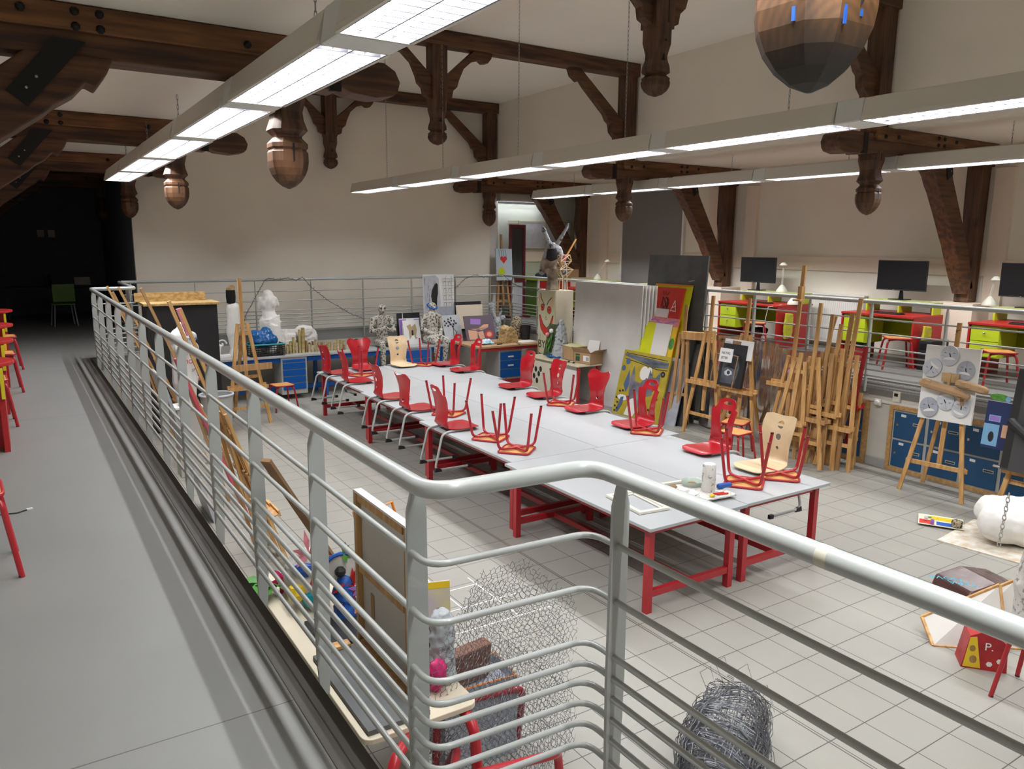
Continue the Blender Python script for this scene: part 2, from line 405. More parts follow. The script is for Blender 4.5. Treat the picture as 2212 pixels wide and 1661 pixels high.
g = MB(); g.bx((1.7, YF, 4.3), (1.95, YF+.12, 5.95)); struct(g.build('wall_far_corner', m_wall))
sbox('wall_dark_room_end', (-1.1, 21.5, .9), (3.0, 21.6, 4.4), m_unlit)
sbox('wall_dark_room_side', (1.9, 15.62, .9), (2.0, 22, 4.4), m_unlit)
sbox('ceiling_nave', (2.0, YN, 5.94), (9.5, 15.62, 6.02), m_ceil)
sbox('ceiling_aisle_right', (9.44, YN, 4.34), (12.15, 15.95, 4.42), m_ceil)
sbox('ceiling_aisle_left', (-1.1, YN, 4.34), (2.08, 15.5, 4.42), m_ceil)
sbox('ceiling_dark_room', (-1.1, 15.5, 4.34), (2.0, 22, 4.42), m_unlit)
# peach bands and pilasters on the outer wall of the right aisle
g = MB(); g.bx((12.02, YN, 2.46), (12.06, 12.0, 2.70)); g.bx((12.02, 13.95, 2.46), (12.06, 15.85, 2.70))
struct(g.build('trim_band_right', m_band))
g = MB(); g.bx((9.36, 15.82, 2.46), (12.03, 15.86, 2.70)); struct(g.build('trim_band_back', m_band))
for i, yy in enumerate((1.3, 5.7, 10.2, 11.15, 14.6, 15.35)):
    struct(MB().bx((11.98, yy-.13, PF), (12.06, yy+.13, 4.0)).build('trim_pilaster_%d' % (i+1), m_band))
struct(MB().bx((9.42, 15.60, PF), (9.62, 15.84, 4.3)).build('trim_pilaster_9', m_white))
g = MB(); g.bx((12.0, 12.0, PF), (12.05, 13.93, 4.05)); g.cur = 1
g.bx((11.98, 11.96, PF), (12.05, 12.01, 4.08)); g.bx((11.98, 13.92, PF), (12.05, 13.97, 4.08)); g.bx((11.98, 11.96, 4.04), (12.05, 13.97, 4.1))
struct(g.build('door_1', [m_graypanel, m_white]))
TY = (1.39, 6.0, 10.7, 15.33)
for i, ty in enumerate(TY): # painted piers under the outer posts
    struct(MB().bx((11.5, ty-.3, PF), (12.05, ty+.3, 2.08)).bx((11.46, ty-.34, PF), (12.05, ty+.34, 1.28)).build('trim_pier_%d' % (i+1), m_band))
struct(MB().bx((.755, 1.78, PF), (.872, 12.96, PF+.004)).build('trim_walkway_shade', mat('walkway_shade_brown', (.06, .053, .046), .6)))  # dark strip painted in for the shadow band along the walkway edge
# ================================================================== ROOF TRUSSES
CX = 5.53
PEND = [(.16, 4.06), (.16, 3.94), (.142, 3.88), (.128, 3.83), (.135, 3.77), (.164, 3.695), (.118, 3.655), (.116, 3.645), (.164, 3.60), (.164, 3.57), (.148, 3.555), (.164, 3.535), (.165, 3.47), (.157, 3.42), (.135, 3.37), (.10, 3.325), (.055, 3.29), (.010, 3.272)]
CPEND = [(.14, 5.0), (.14, 4.82), (.125, 4.77), (.108, 4.71), (.112, 4.66), (.135, 4.60), (.14, 4.55), (.105, 4.53), (.105, 4.52), (.142, 4.49), (.135, 4.475), (.145, 4.455), (.14, 4.42), (.115, 4.38), (.07, 4.345), (.01, 4.325)]
def truss(ty, label, sides=(1, -1), collar=True, far=False):
    t = thing('roof_truss', label, 'roof truss', (CX, ty, 0), 0, 'oak roof trusses')
    for s in sides:
        X = lambda d: s*d
        g = MB(); g.octo([(r*.82, z) for r, z in PEND if z > 3.64], (X(3.70), 0, 0)); 
        g.bx((X(3.58), -.11, 4.0), (X(3.82), .11, 5.74))
        p = g.build('hammer_post', m_bz if not s*0 else m_bz, t)
        g = MB(); g.octo([(r*.82, z) for r, z in PEND if z < 3.65], (X(3.70), 0, 0), .55); g.build('pendant_finial', m_stain if ty < 2 else m_bzl, t, label='turned pointed pendant below the hammer post')
        g = MB(); g.prism([(X(3.70)-.004, 3.597), (X(3.70)+.014, 3.597), (X(3.70)+.012, 3.47), (X(3.70), 3.455)], -.1356, -.09); g.bx((X(3.70)-.004, -.1325, 3.935), (X(3.70)+.014, -.09, 4.03))
        g.build('crack', m_crack, p)
        # lower hammer beam with rounded block end
        poly = [(X(2.84), 4.05), (X(2.88), 4.01), (X(3.02), 3.985), (X(3.22), 4.0), (X(3.30), 4.03), (X(3.34), 4.0), (X(3.6), 4.02), (X(6.5), 4.02), (X(6.5), 4.18), (X(3.52), 4.18), (X(3.5), 4.25), (X(2.95), 4.25), (X(2.86), 4.20), (X(2.82), 4.12)]
        hb = bevel(MB().prism(poly, -.13, .12).build('hammer_beam', m_bx, t), .008)
        MB().bx((X(3.31), -.136, 4.0), (X(3.40), -.10, 4.25)).build('notch', m_crack, hb)
        # upper tie beam, orange brown
        ub = bevel(MB().bx((X(3.56), -.155, 4.172), (X(6.52), .10, 4.335)).build('tie_beam', m_bxl, t), .012)
        for d, z in ((3.72, 4.22), (4.0, 4.235), (4.92, 4.20), (4.92, 4.29), (5.06, 4.20), (5.06, 4.29), (5.35, 4.27), (5.6, 4.2)):
            MB().lathe([(.028, 0), (.028, .006), (.016, .02), (.003, .024)], 8, (0, 0, 0)).xf(Matrix.Translation((X(d), -.155, z)) @ Matrix.Rotation(PI/2, 4, 'X')).build('bolt', m_iron, ub)
        # outer post and brace
        rr = random.Random(int(ty*10)+s)
        pr = []; 
        for k in range(9): pr.append((6.20+rr.uniform(-.025, .03)+(.06 if k in (3, 4) else 0), 2.08+k*.245))
        poly = [(X(a), z) for a, z in pr]+[(X(6.46), 4.04), (X(6.45), 2.08)]
        bevel(MB().prism(poly, -.11, .11).build('outer_post', m_bz, t), .02)
        bp = [(4.86, 4.03), (4.90, 3.93), (5.02, 3.82), (5.10, 3.70), (5.18, 3.62), (5.40, 3.32), (5.62, 3.00), (5.70, 2.90), (5.74, 2.82), (5.94, 2.50), (6.14, 2.2), (6.3, 2.3), (6.06, 2.85), (5.46, 3.80), (5.36, 4.03)] if s > 0 else [(4.86, 4.03), (4.90, 3.94), (4.97, 3.84), (5.03, 3.87), (5.10, 3.79), (5.22, 3.71), (5.28, 3.655), (5.55, 3.46), (5.85, 3.17), (6.1, 2.85), (6.3, 2.5), (6.35, 3.1), (6.1, 3.45), (5.85, 3.66), (5.55, 3.87), (5.35, 4.03)]
        br = bevel(MB().prism([(X(a), z) for a, z in bp], -.11 if s > 0 else -.15, .10).build('brace', m_bx, t), .012)
        q = MB().prism([(X(a), z) for a, z in (((5.30, 3.78), (5.24, 4.0), (5.38, 4.0), (5.42, 3.86)) if s > 0 else ((5.47, 3.775), (5.36, 3.69), (5.01, 4.11), (5.19, 4.12)))], -.122 if s > 0 else -.170, -.10)
        st = q.build('iron_strap', m_iron, br)
        for d, z in (((5.36, 3.9),) if s > 0 else ((5.36, 3.80), (5.30, 3.87))):
            MB().ball((X(d), -.122 if s > 0 else -.170, z), .010, 8).build('bolt', m_steel, st)
        if collar: # brace from post to collar
            sb = [(3.56, 4.55), (3.62, 4.95), (2.62, 5.74), (2.40, 5.74), (2.46, 5.60), (2.58, 5.52), (2.64, 5.55), (2.72, 5.46), (3.18, 5.06), (3.24, 4.96), (3.30, 4.92), (3.33, 4.78), (3.42, 4.70), (3.44, 4.58)]
            bevel(MB().prism([(X(a), z) for a, z in sb], -.06, .06).build('collar_brace', m_bx, t), .006)
    if collar:
        bevel(MB().bx((-3.87, -.13, 5.725), (3.87, .13, 5.935)).build('collar_beam', m_bx, t), .012)
        g = MB(); g.octo([(r*.86, z) for r, z in CPEND]); g.bx((-.12, -.11, 4.95), (.12, .11, 5.73)); cp = g.build('centre_pendant', m_bz, t)
        g = MB(); g.bx((.035, -.112, 4.96), (.047, -.10, 5.7))
        for z in (4.66, 4.83): g.prism([(-.02, z), (.012, z+.06), (.03, z), (.012, z-.06)] if z < 4.7 else [(-.02, z), (.005, z+.02), (.03, z)], -(.099 if z < 4.7 else .1235), -.08)
        g.build('crack', m_crack, cp)
        for s in (1, -1):
            cb = [(.13, 4.97), (.13, 5.30), (.62, 5.73), (.95, 5.73), (.92, 5.65), (.86, 5.58), (.78, 5.57), (.72, 5.61), (.58, 5.57), (.44, 5.45), (.36, 5.28), (.33, 5.18), (.26, 5.12), (.24, 5.02)]
            bevel(MB().prism([(s*(a-.015), z) for a, z in cb], -.06, .06).build('centre_brace', m_bx, t), .006)
    return t
truss(TY[0], 'oak roof truss nearest the camera, its big paint-marked pendant hanging at top right')
truss(TY[1], 'oak roof truss crossing the top left corner, second from the camera')
truss(TY[2], 'oak roof truss in the middle of the hall, third from the camera')
truss(TY[3], 'oak roof truss tight against the far wall')
t0 = [o for o in COL.objects if o.name.startswith('roof_truss')][0]
# paint marks and long split on the nearest pendant
fin = [o for o in t0.children if o.name.startswith('pendant_finial') and o.data.vertices[0].co.x < 0][0]
for (x, y, z, h) in ((-3.755, -.132, 3.43, .045), (-3.69, -.131, 3.45, .03), (-3.832, -.04, 3.44, .035)):
    g = MB(); g.box((x, y, z), (.010 if y < -.1 else .004, .004 if y < -.1 else .010, h)); g.build('blue_paint_mark', m_bluepnt, fin, label='blue paint smear')
truss(19.9, 'dark truss with a pendant in the unlit room beyond the walkway', sides=(-1,), collar=False)
o = tag(bevel(MB().prism([(9.27, PF), (9.40, PF), (9.38, 2.6), (9.42, 3.6), (9.28, 3.6), (9.24, 2.5)], 15.64, 15.78).build('timber_post', m_bzl), .015), 'brown timber post at the right end of the far wall', 'post')
# ================================================================== CEILING LAMPS
m_joiner = mat('lamp_joiner_grey', (.66, .68, .66), .45)
def fixture(name_label, x, z, y0, L=1.81, pitch=2.06, chain=True, zc=4.34, far_end=False, group=None):
    """y0 = far end of the louvre; runs towards -y"""
    t = thing('strip_light', name_label, 'ceiling light', (x, y0-L/2, z), 0, group)
    g = MB(); wb, wt, h = .195, .150, .165
    for s in (1, -1):
        g.prism([(s*wb, 0), (s*(wb-.016), 0), (s*(wb-.02), .02), (s*(wt-.01), h-.01), (s*wt, h), (s*(wb-.004), .03)], -L/2, L/2)
    g.bx((-wt, -L/2, h-.012), (wt, L/2, h)); g.bx((-.05, -L/2, h), (.05, L/2, h+.022))
    for e in (-1, 1): g.prism([(-wb, 0), (wb, 0), (wt, h), (-wt, h)], e*L/2-.006, e*L/2+.006)
    hs = g.build('housing', m_lampw, t); MB().bx((-wt+.02, -L/2+.01, h-.03), (wt-.02, L/2-.01, h-.014)).build('reflector', m_white, hs)
    g = MB()
    for k in range(1, 20): g.bx((-.17, -L/2+k*L/20-.0035, .004), (.17, -L/2+k*L/20+.0035, .036))
    g.bx((-.004, -L/2, .004), (.004, L/2, .04))
    for s in (1, -1):
        g.bx((s*.17, -L/2, .002), (s*.181, L/2, .04))
        g.bx((s*.085-.001, -L/2, .012), (s*.085+.001, L/2, .034))
    g.build('louvre', m_louv, t)
    for s in (1, -1): MB().tube([(s*.085, -L/2+.04, .075), (s*.085, L/2-.04, .075)], .013, 8).build('tube', m_tube, t)
    if not far_end:   # joining sleeve to the next fixture
        g = MB(); a, b = L/2+.012, pitch-L/2-.012
        g.prism([(-wb+.012, -.004), (wb-.012, -.004), (wt+.004, h+.006), (-wt-.004, h+.006)], a, b); bevel(g.build('joiner', m_joiner, t), .012)
    if chain:
        g = MB(); n = int((zc-z-h)/.045)
        for k in range(n+1):
            zz = h+.03+k*.045; a = (k % 2)*PI/2
            if zz > zc-z-.04: break
            g.tube([(math.cos(a)*.008*math.cos(q)*1, math.sin(a)*.008*math.cos(q), zz+.03*math.sin(q)) for q in [2*PI*j/8 for j in range(8)]], .0024, 4, closed=True)
        ch = g.build('chain', m_steel, t); ch.location = (0, -.35, 0)
        g = MB(); g.tube([(-.03, 0, h), (0, 0, h+.03), (.03, 0, h)], .002, 4); hk = g.build('hook', m_steel, ch)
    l = bpy.data.lights.new('tube_light', 'AREA'); l.shape = 'RECTANGLE'; l.size = .026; l.size_y = L-.1; l.energy = LAMP_W; l.color = LAMP_COL
    for s in (1, -1): lo = bpy.data.objects.new('tube_light', l); COL.objects.link(lo); lo.parent = t; lo.location = (s*.085, 0, .060)
    return t
ords = ['farthest', 'second from the far end', 'third from the far end', 'fourth from the far end', 'fifth from the far end', 'sixth from the far end', 'seventh from the far end', 'nearest']
for k in range(8):
    fixture('white louvred strip light in the left row over the walkway, %s' % ords[k], 1.51, 3.80, 13.84-2.06*k, far_end=(k == 0), group='left row of strip lights')
for k in range(8):
    fixture('white louvred strip light in the middle row over the tables, %s' % ords[k], 5.56, 3.79, 13.90-2.06*k, zc=5.94, far_end=(k == 0), group='middle row of strip lights')
for k in range(8):
    fixture('white louvred strip light in the right aisle row, %s' % ords[k], 9.74, 3.85, 14.10-2.06*k, far_end=(k == 0), group='right row of strip lights')
t = fixture('strip light high in the far right corner room', 10.4, 3.86, 15.62, L=1.4, chain=False, far_end=True); t.rotation_euler = (0, 0, PI/2); t.location = (10.3, 15.62, 3.86)
for c in t.children:
    if c.type == 'LIGHT': c.data = c.data.copy(); c.data.energy = 6
# ================================================================== RAILINGS
BARS = (1.95, 1.765, 1.575, 1.50, 1.43, 1.355, 1.28, 1.20)
def post(px, py, along, parent, base=.98):
    """flat plate post, wide across the rail"""
    w_, t_ = .040, .006; prof = [(-.018, base), (.018, base), (w_*.72, base+.14), (w_*.9, 1.5), (w_*.80, 2.08), (.014, 2.15), (-.014, 2.15), (-w_*.80, 2.08), (-w_*.9, 1.5), (-w_*.72, base+.14)]
    g = MB()
    if along == 'y': g.prism([(px+a, z) for a, z in prof], py-t_, py+t_, 'y')
    else: g.prism([(py+a, z) for a, z in prof], px-t_, px+t_, 'x')
    return g.build('post', m_rail, parent)
def railing(name_label, path, posts, inset_posts=0):
    t = thing('railing', name_label, 'railing', (0, 0, 0))
    MB().tube(fillet([(x, y, 2.172) for x, y in path], .09, 8), .0275, 20).build('handrail', m_rail, t, smooth=60)
    for z in BARS: MB().tube(fillet([(x, y, z) for x, y in path], .07, 6), .0105, 10).build('bar', m_rail, t, smooth=60)
    for p in posts: post(p[0], p[1], p[2], t)
    return t
LP = [(1.50, -2.5), (1.50, 1.85), (.935, 1.88), (.935, 12.93), (1.52, 12.93), (1.52, 14.9)]
rl = railing('grey tubular steel railing along the left walkway, jogging at the near corner', LP,
        [(.955, y, 'y') for y in (2.01, 2.93, 3.88, 4.87, 5.85, 6.85, 7.83, 8.80, 9.80, 10.8, 11.85, 12.82)]+[(1.51, y, 'y') for y in (1.72, -.3, -1.3)]+[(1.46, 12.99, 'x'), (1.53, 13.9, 'y')])
MB().tube([(1.50, .985, 2.172), (1.50, 1.015, 2.172)], .0279, 20).build('masking_tape', mat('aged_tape', (.58, .55, .44), .5), rl, smooth=60, label='band of yellowed masking tape')
g = MB()
for y in (1.70, 1.715, 1.73, 1.745): g.box((1.4805, y, 2.187), (.001, .008, .003))
g.build('scratch', m_blk, rl)
railing('thin grey steel railing in front of the far wall', [(1.55, 14.93), (9.36, 14.93)],
        [(x, 14.93, 'x') for x in (1.7, 2.75, 3.82, 4.90, 5.98, 7.07, 8.12, 9.0)])
railing('grey steel railing along the right platform above the lockers', [(9.40, 14.93), (9.40, -2.5)],
        [(9.41, y, 'y') for y in (14.6, 13.6, 12.65, 11.7, 10.72, 9.75, 8.79, 7.83, 6.86, 5.92, 4.94, 3.96, 3.0, 2.0, 1.0, 0.0)])
# barbed wire garlands on the far railing
def garland(pts, label):
    g = MB(); pts = [Vector(p) for p in pts]; P = []
    for i in range(len(pts)-1):
        n = max(3, int((pts[i+1]-pts[i]).length/.03))
        for k in range(n): P.append(pts[i].lerp(pts[i+1], k/n)+Vector((0, rnd.uniform(-.006, .006), rnd.uniform(-.008, .008))))
    g.tube(P, .006, 4)
    for i in range(1, len(P), 2):
        d = Vector((rnd.uniform(-1, 1), rnd.uniform(-.6, .6), rnd.uniform(-1, 1))).normalized()*.038
        g.tube([P[i]-d, P[i]+d], .0035, 3)
    return tag(g.build('barbed_wire', m_wire), label, 'barbed wire')
yb = 14.86
garland([(3.50, yb, 1.22), (3.62, yb, 1.55), (3.80, yb, 1.85), (3.98, yb, 2.15), (4.06, yb, 2.20), (4.25, yb, 2.17), (4.42, yb, 2.2), (4.6, yb, 2.16), (4.72, yb, 2.21), (4.9, yb, 2.0), (5.25, yb, 1.72), (5.7, yb, 1.45), (6.0, yb, 1.33)], 'dark barbed wire looped over the far railing above the plaster torso')
garland([(7.75, yb, 1.62), (8.0, yb, 1.85), (8.35, yb, 2.14), (8.6, yb, 2.2), (8.8, yb, 2.15), (9.1, yb, 2.17), (9.3, yb, 2.2), (9.36, 14.5, 2.0), (9.36, 13.8, 1.9), (9.36, 13.2, 1.93)], 'dark barbed wire tangled round the far right corner of the railing')
# ================================================================== TABLES
def table(label, x0, x1, y0, y1, rz=0):
    W_, L_ = x1-x0, y1-y0; cx, cy = (x0+x1)/2, (y0+y1)/2
    t = thing('work_table', label, 'table', (cx, cy, 0), rz, 'white work tables with red frames pushed together')
    g = MB(); g.bx((-W_/2+.002, -L_/2+.002, .716), (W_/2-.002, L_/2-.002, .744)); bevel(g.build('tabletop', m_top, t), .004)
    a, b = W_/2-.09, L_/2-.10
    for sx in (-1, 1):
        for sy in (-1, 1): MB().bx((sx*a-.028, sy*b-.028, 0), (sx*a+.028, sy*b+.028, .716)).build('leg', m_red, t)
    g = MB()
    for sx in (-1, 1): g.bx((sx*a-.012, -b+.028, .655), (sx*a+.012, b-.028, .714))
    for sy in (-1, 1): g.bx((-a+.028, sy*b-.012, .655), (a-.028, sy*b+.012, .714))
    g.build('apron', m_red, t)
    for sy in (-1, 1): MB().bx((-a+.028, sy*b-.022, .13), (a-.028, sy*b+.022, .185)).build('foot_rail', m_red, t)
    MB().bx((-.024, -b+.022, .13), (.024, b-.022, .18)).build('stretcher', m_red, t)
    return t
rows = ['nearest', 'second', 'third', 'farthest']
ys = [(4.09, 6.18), (6.185, 8.275), (8.28, 10.37), (10.375, 12.47)]
xl = [(3.90, 5.0), (3.99, 5.09), (4.07, 5.18), (4.13, 5.27)]; xr = [(5.005, 6.13), (5.095, 6.28), (5.185, 6.40), (5.275, 6.50)]
rot = .018
for k in range(4):
    table('white-topped work table with red steel frame, left row, %s from the corner of the railing' % rows[k], xl[k][0], xl[k][1], ys[k][0], ys[k][1])
    table('white-topped work table with red steel frame, right row, %s of four' % rows[k], xr[k][0], xr[k][1], ys[k][0]+(.012 if k == 0 else 0), ys[k][1])
TT = .744
# ================================================================== SHELL CHAIRS hung on the table edge
def shell(kind):
    S = .43   # seat length from front to bend
    if kind == 'horn': back = [(.15, 0), (.135, .08), (.14, .18), (.165, .27), (.20, .36), (.218, .40), (.20, .45), (.165, .475), (.13, .475), (.08, .455), (.03, .445)]
    elif kind == 'slot': back = [(.155, 0), (.145, .08), (.142, .16), (.15, .26), (.168, .35), (.172, .385), (.135, .395), (.12, .42), (.115, .455), (.09, .485), (.05, .498)]
    elif kind == 'plain': back = [(.155, 0), (.15, .08), (.16, .18), (.172, .30), (.175, .385), (.13, .40), (.125, .44), (.10, .485), (.05, .50)]
    else: back = [(.155, 0), (.148, .08), (.158, .18), (.178, .30), (.185, .38), (.176, .46), (.12, .472), (.05, .462)]
    if kind == 'dots': tip = [(0, .458)]
    elif kind == 'horn': tip = [(0, .442)]
    else: tip = [(0, .50)]
    right = [(0, 0), (.10, .0), (.15, .012), (.19, .05), (.205, .13), (.20, .24), (.18, .34), (.158, S-.02)]+[(a, b+S) for a, b in back[1:]]
    out = right+[(0, tip[0][1]+S)]+[(-a, b) for a, b in reversed(right[1:])]
    holes = []
    if kind == 'horn': holes = [[(-.04, S+.125), (.04, S+.125), (.032, S+.10), (.012, S+.085), (-.012, S+.085), (-.032, S+.10)]]
    if kind in ('slot', 'plain'): holes = [disc(12, 0, S+.445, .055, .018)]
    if kind == 'slot': holes += [[(-.078, S+.375), (.078, S+.375), (.060, S+.27), (.010, S+.07), (-.008, S+.07), (-.055, S+.25)]]
    if kind == 'dots':
        holes = [disc(12, 0, S+.25, .033), disc(10, 0, S+.14, .018),
                 [(-.036, S+.355), (.036, S+.355), (.02, S+.335), (0, S+.33), (-.02, S+.335)], [(-.036, S+.378), (-.025, S+.40), (0, S+.412), (.025, S+.40), (.036, S+.378)]]
    R = .07; bl = R*(PI/2-.16)
    def fn(u, v):
        # v from front edge (0) over the seat to the bend, then up the back
        dish = 0.10*u*u*4
        if v < .08: x = S-v; z = .045-.35*(.08-v)**1.5*2; n = (0, 0, 1)
        elif v < S-bl/2: x = S-v; z = .045-.012*math.sin(PI*(v-.08)/(S-.08)); n = (0, 0, 1)
        else:
            s_ = v-(S-bl/2); x0 = bl/2
            if s_ < bl: a = s_/R; x = x0-R*math.sin(a); z = .04+R*(1-math.cos(a)); n = (math.sin(a), 0, math.cos(a)); return (x, u, z+dish*.2), n
            a = bl/R; e = s_-bl; w2 = .03*math.sin(PI*min(e/.40, 1))
            return (x0-R*math.sin(a)-math.cos(a)*e+w2+u*u*1.1, u, .04+R*(1-math.cos(a))+math.sin(a)*e), (math.sin(a), 0, math.cos(a))
        return (x, u, z+dish*.3), n
    g = MB(); sheet(g, out, holes, fn, .009, .035); return g
CHAIRS = {}
def chair(kind, side, x, y, label, beige=False, rz=0):
    """origin: table edge at tabletop height, +x over the table"""
    key = (kind, beige)
    if key not in CHAIRS:
        t = thing('hanging_chair', label, 'chair', (0, 0, 0), 0, 'shell chairs on the table edges')
        shell(kind).build('shell', m_beech if beige else m_redc, t, smooth=50)
        for s in (1, -1):
            pts = fillet([(.30, s*.14, .018), (.02, s*.165, .018), (-.075, s*.19, -.005), (-.175, s*.20, -.405), (.27, s*.20, -.405)], .07, 6)
            lg = MB().tube(pts, .0135, 10).build('leg', m_grey, t, smooth=60)
            MB().bx((.24, s*.20-.016, -.424), (.29, s*.20+.016, -.386)).build('foot_cap', m_blk, lg)
            MB().prism([(-.18, -.425), (-.09, -.425), (-.10, -.395), (-.17, -.375)], s*.20-.015, s*.20+.015).build('foot_cap', m_blk, lg)
        MB().bx((.10, -.15, .024), (.24, .15, .030)).build('seat_plate', m_grey, t)
        CHAIRS[key] = t; t.location = (x, y, TT); t.rotation_euler = (0, 0, (0 if side == 'L' else PI if side == 'R' else -PI/2)+rz)
        return t
    return dup(CHAIRS[key], label, (x, y, TT), (0, 0, (0 if side == 'L' else PI if side == 'R' else -PI/2)+rz))
chair('dots', 'L', 4.13, 12.0, 'red shell chair hung at the far left corner of the tables', rz=.1)
chair('dots', 'L', 4.13, 11.15, 'red shell chair with a row of holes, second from the far left corner', rz=-.08)
chair('dots', 'L', 4.07, 9.72, 'red shell chair with a row of holes, in the middle of the left edge', rz=-.05)
chair('horn', 'L', 4.06, 8.85, 'red shell chair with a pointed notched back hung on the left edge')
chair('plain', 'L', 4.00, 7.72, 'red shell chair with an oval handle slot, nearest on the left edge', rz=-.03)
chair('horn', 'B', 4.90, 12.47, 'red notched-back shell chair hung on the far end of the tables')
chair('dots', 'B', 5.62, 12.47, 'pale beech shell chair with round holes on the far end of the tables', beige=True)
chair('slot', 'R', 6.52, 12.0, 'red slotted shell chair at the far right corner of the tables', rz=.1)
chair('slot', 'R', 6.50, 11.25, 'red slotted shell chair on the right edge, second from the far end')
chair('plain', 'R', 6.42, 9.55, 'red shell chair with only a handle slot, on the right edge before the cabinet')
chair('dots', 'R', 6.38, 8.72, 'red shell chair with a row of holes behind an upturned stool on the right edge', rz=-.08)
chair('horn', 'R', 6.29, 7.70, 'red notched-back shell chair on the right edge in front of the leaning white panels')
chair('slot', 'R', 6.26, 6.72, 'red slotted shell chair on the right edge before the yellow animal painting')
chair('slot', 'R', 6.16, 5.45, 'red slotted shell chair on the right edge before the easels')
chair('dots', 'R', 6.12, 4.72, 'pale beech shell chair with round holes, nearest on the right edge', beige=True)
# ================================================================== STOOLS
def stool0():
    t = thing('stool', '', 'stool', (0, 0, 0), 0)
    a = .158; H = .45
    g = MB(); g.prism([(p.x, p.y) for p in fillet([(-a, -a, 0), (a, -a, 0), (a, a, 0), (-a, a, 0)], .04, 4, True)], H-.012, H-.001, 'z'); g.build('seat', m_seat, t)
    g = MB(); b = a+.006; g.tube(fillet([(-b, -b, H-.010), (b, -b, H-.010), (b, b, H-.010), (-b, b, H-.010)], .045, 5, True), .0115, 8, closed=True); g.build('seat_rim', m_red, t, smooth=60)
    for s in (1, -1):
        for e in (1, -1):
            dz = .0 if s == 1 else -.022
            g = MB(); g.tube(fillet([(0, 0, H-.034+dz*0), (e*.15, s*e*.15, H-.034), (e*.205, s*e*.205, 0)], .06, 6), .0145, 10)
            lg = g.build('leg', m_red, t, smooth=60)
            MB().tube([(e*.203, s*e*.203, 0), (e*.2035, s*e*.2035, .012)], .0148, 10).build('foot_cap', m_blk, lg)
    return t
ST = stool0(); first = [True]
def stool(label, x, y, z, rz=0, flip=False, group=None):
    loc = (x, y, z+(.4525 if flip else 0)); ro = (PI if flip else 0, 0, rz)
    if first[0]:
        first[0] = False; ST['label'] = label; ST.location = loc; ST.rotation_euler = ro
        if group: ST['group'] = group
        return ST
    return dup(ST, label, loc, ro, group)
G1 = 'red stools upside down on the tables'
stool('upturned red stool nearest the camera on the left edge of the tables', 4.27, 6.52, TT, .72, True, G1)
stool('upturned red stool just behind the nearest one on the left edge', 4.30, 7.10, TT, .62, True, G1)
stool('upturned red stool behind the nearest left shell chair', 4.48, 8.42, TT, .55, True, G1)
stool('upturned red stool between the two farthest left shell chairs', 4.62, 11.72, TT, .5, True, G1)
stool('upturned red stool on the far right corner of the tables', 6.0, 12.2, TT, .6, True, G1)
stool('upturned red stool in front of the hole-backed chair on the right edge', 6.08, 8.20, TT, .72, True, G1)
stool('upturned red stool beside the slotted chair in the middle of the right edge', 6.0, 6.42, TT, .66, True, G1)
stool('upturned red stool beside the newspaper-covered can, front of the tables', 5.42, 4.50, TT, .62, True, G1)
stool('upturned red stool at the near right corner of the tables', 5.88, 4.47, TT, .70, True, G1)
stool('red stool with wooden seat under the blue bench beside the tall easel', 3.75, 13.2, 0, .1)
stool('red stool with wooden seat standing behind the right-hand slotted chair and easels', 7.9, 6.75, 0, .1)
stool('red stool with wooden seat standing behind the pale beech chair', 8.35, 7.15, 0, .4)
stool('red stool on the right platform in front of the desk with the middle monitor', 10.62, 6.25, PF, .75)
stool('red stool on the right platform in front of the left monitor desk', 10.55, 8.75, PF, .75)
stool('red stool at the right edge of the platform by the third desk', 10.35, 4.75, PF, .75)
G2 = 'red stools along the left wall'
stool('red stool nearest the camera at the left edge of the picture', -.32, 4.71, PF, .06, False, G2)
stool('red stool on the left walkway, second from the camera', -.31, 8.59, PF, .06, False, G2)
stool('red stool on the left walkway, third from the camera', -.24, 10.52, PF, .06, False, G2)
stool('red stool on the left walkway, farthest before the dark room', -.22, 12.4, PF, .06, False, G2)
# left desks with rounded ends
for k, (y, nm) in enumerate(((7.6, 'nearest'), (9.25, 'second nearest'), (10.95, 'second farthest'), (13.2, 'farthest'))):
    t = thing('rounded_desk', 'red desk with rounded end on the left walkway, %s of four' % nm, 'desk', (-.48, y, PF), 0, 'red rounded desks on the left walkway')
    pl = [(-.45, -.30), (.12, -.30)]+[(.12+.30*math.cos(a), .30*math.sin(a)) for a in [-PI/2+PI*i/12 for i in range(1, 12)]]+[(.12, .30), (-.45, .30)]
    bevel(MB().prism(pl, .71, .74, 'z').build('desktop', m_redd, t), .005)
    MB().bx((-.4, -.02, 0), (.33, .02, .71)).bx((.29, -.2, 0), (.33, .2, .71)).build('side_panel', m_redd, t); MB().bx((.31, -.24, .45), (.335, -.205, .70)).build('bracket', m_yel, t)
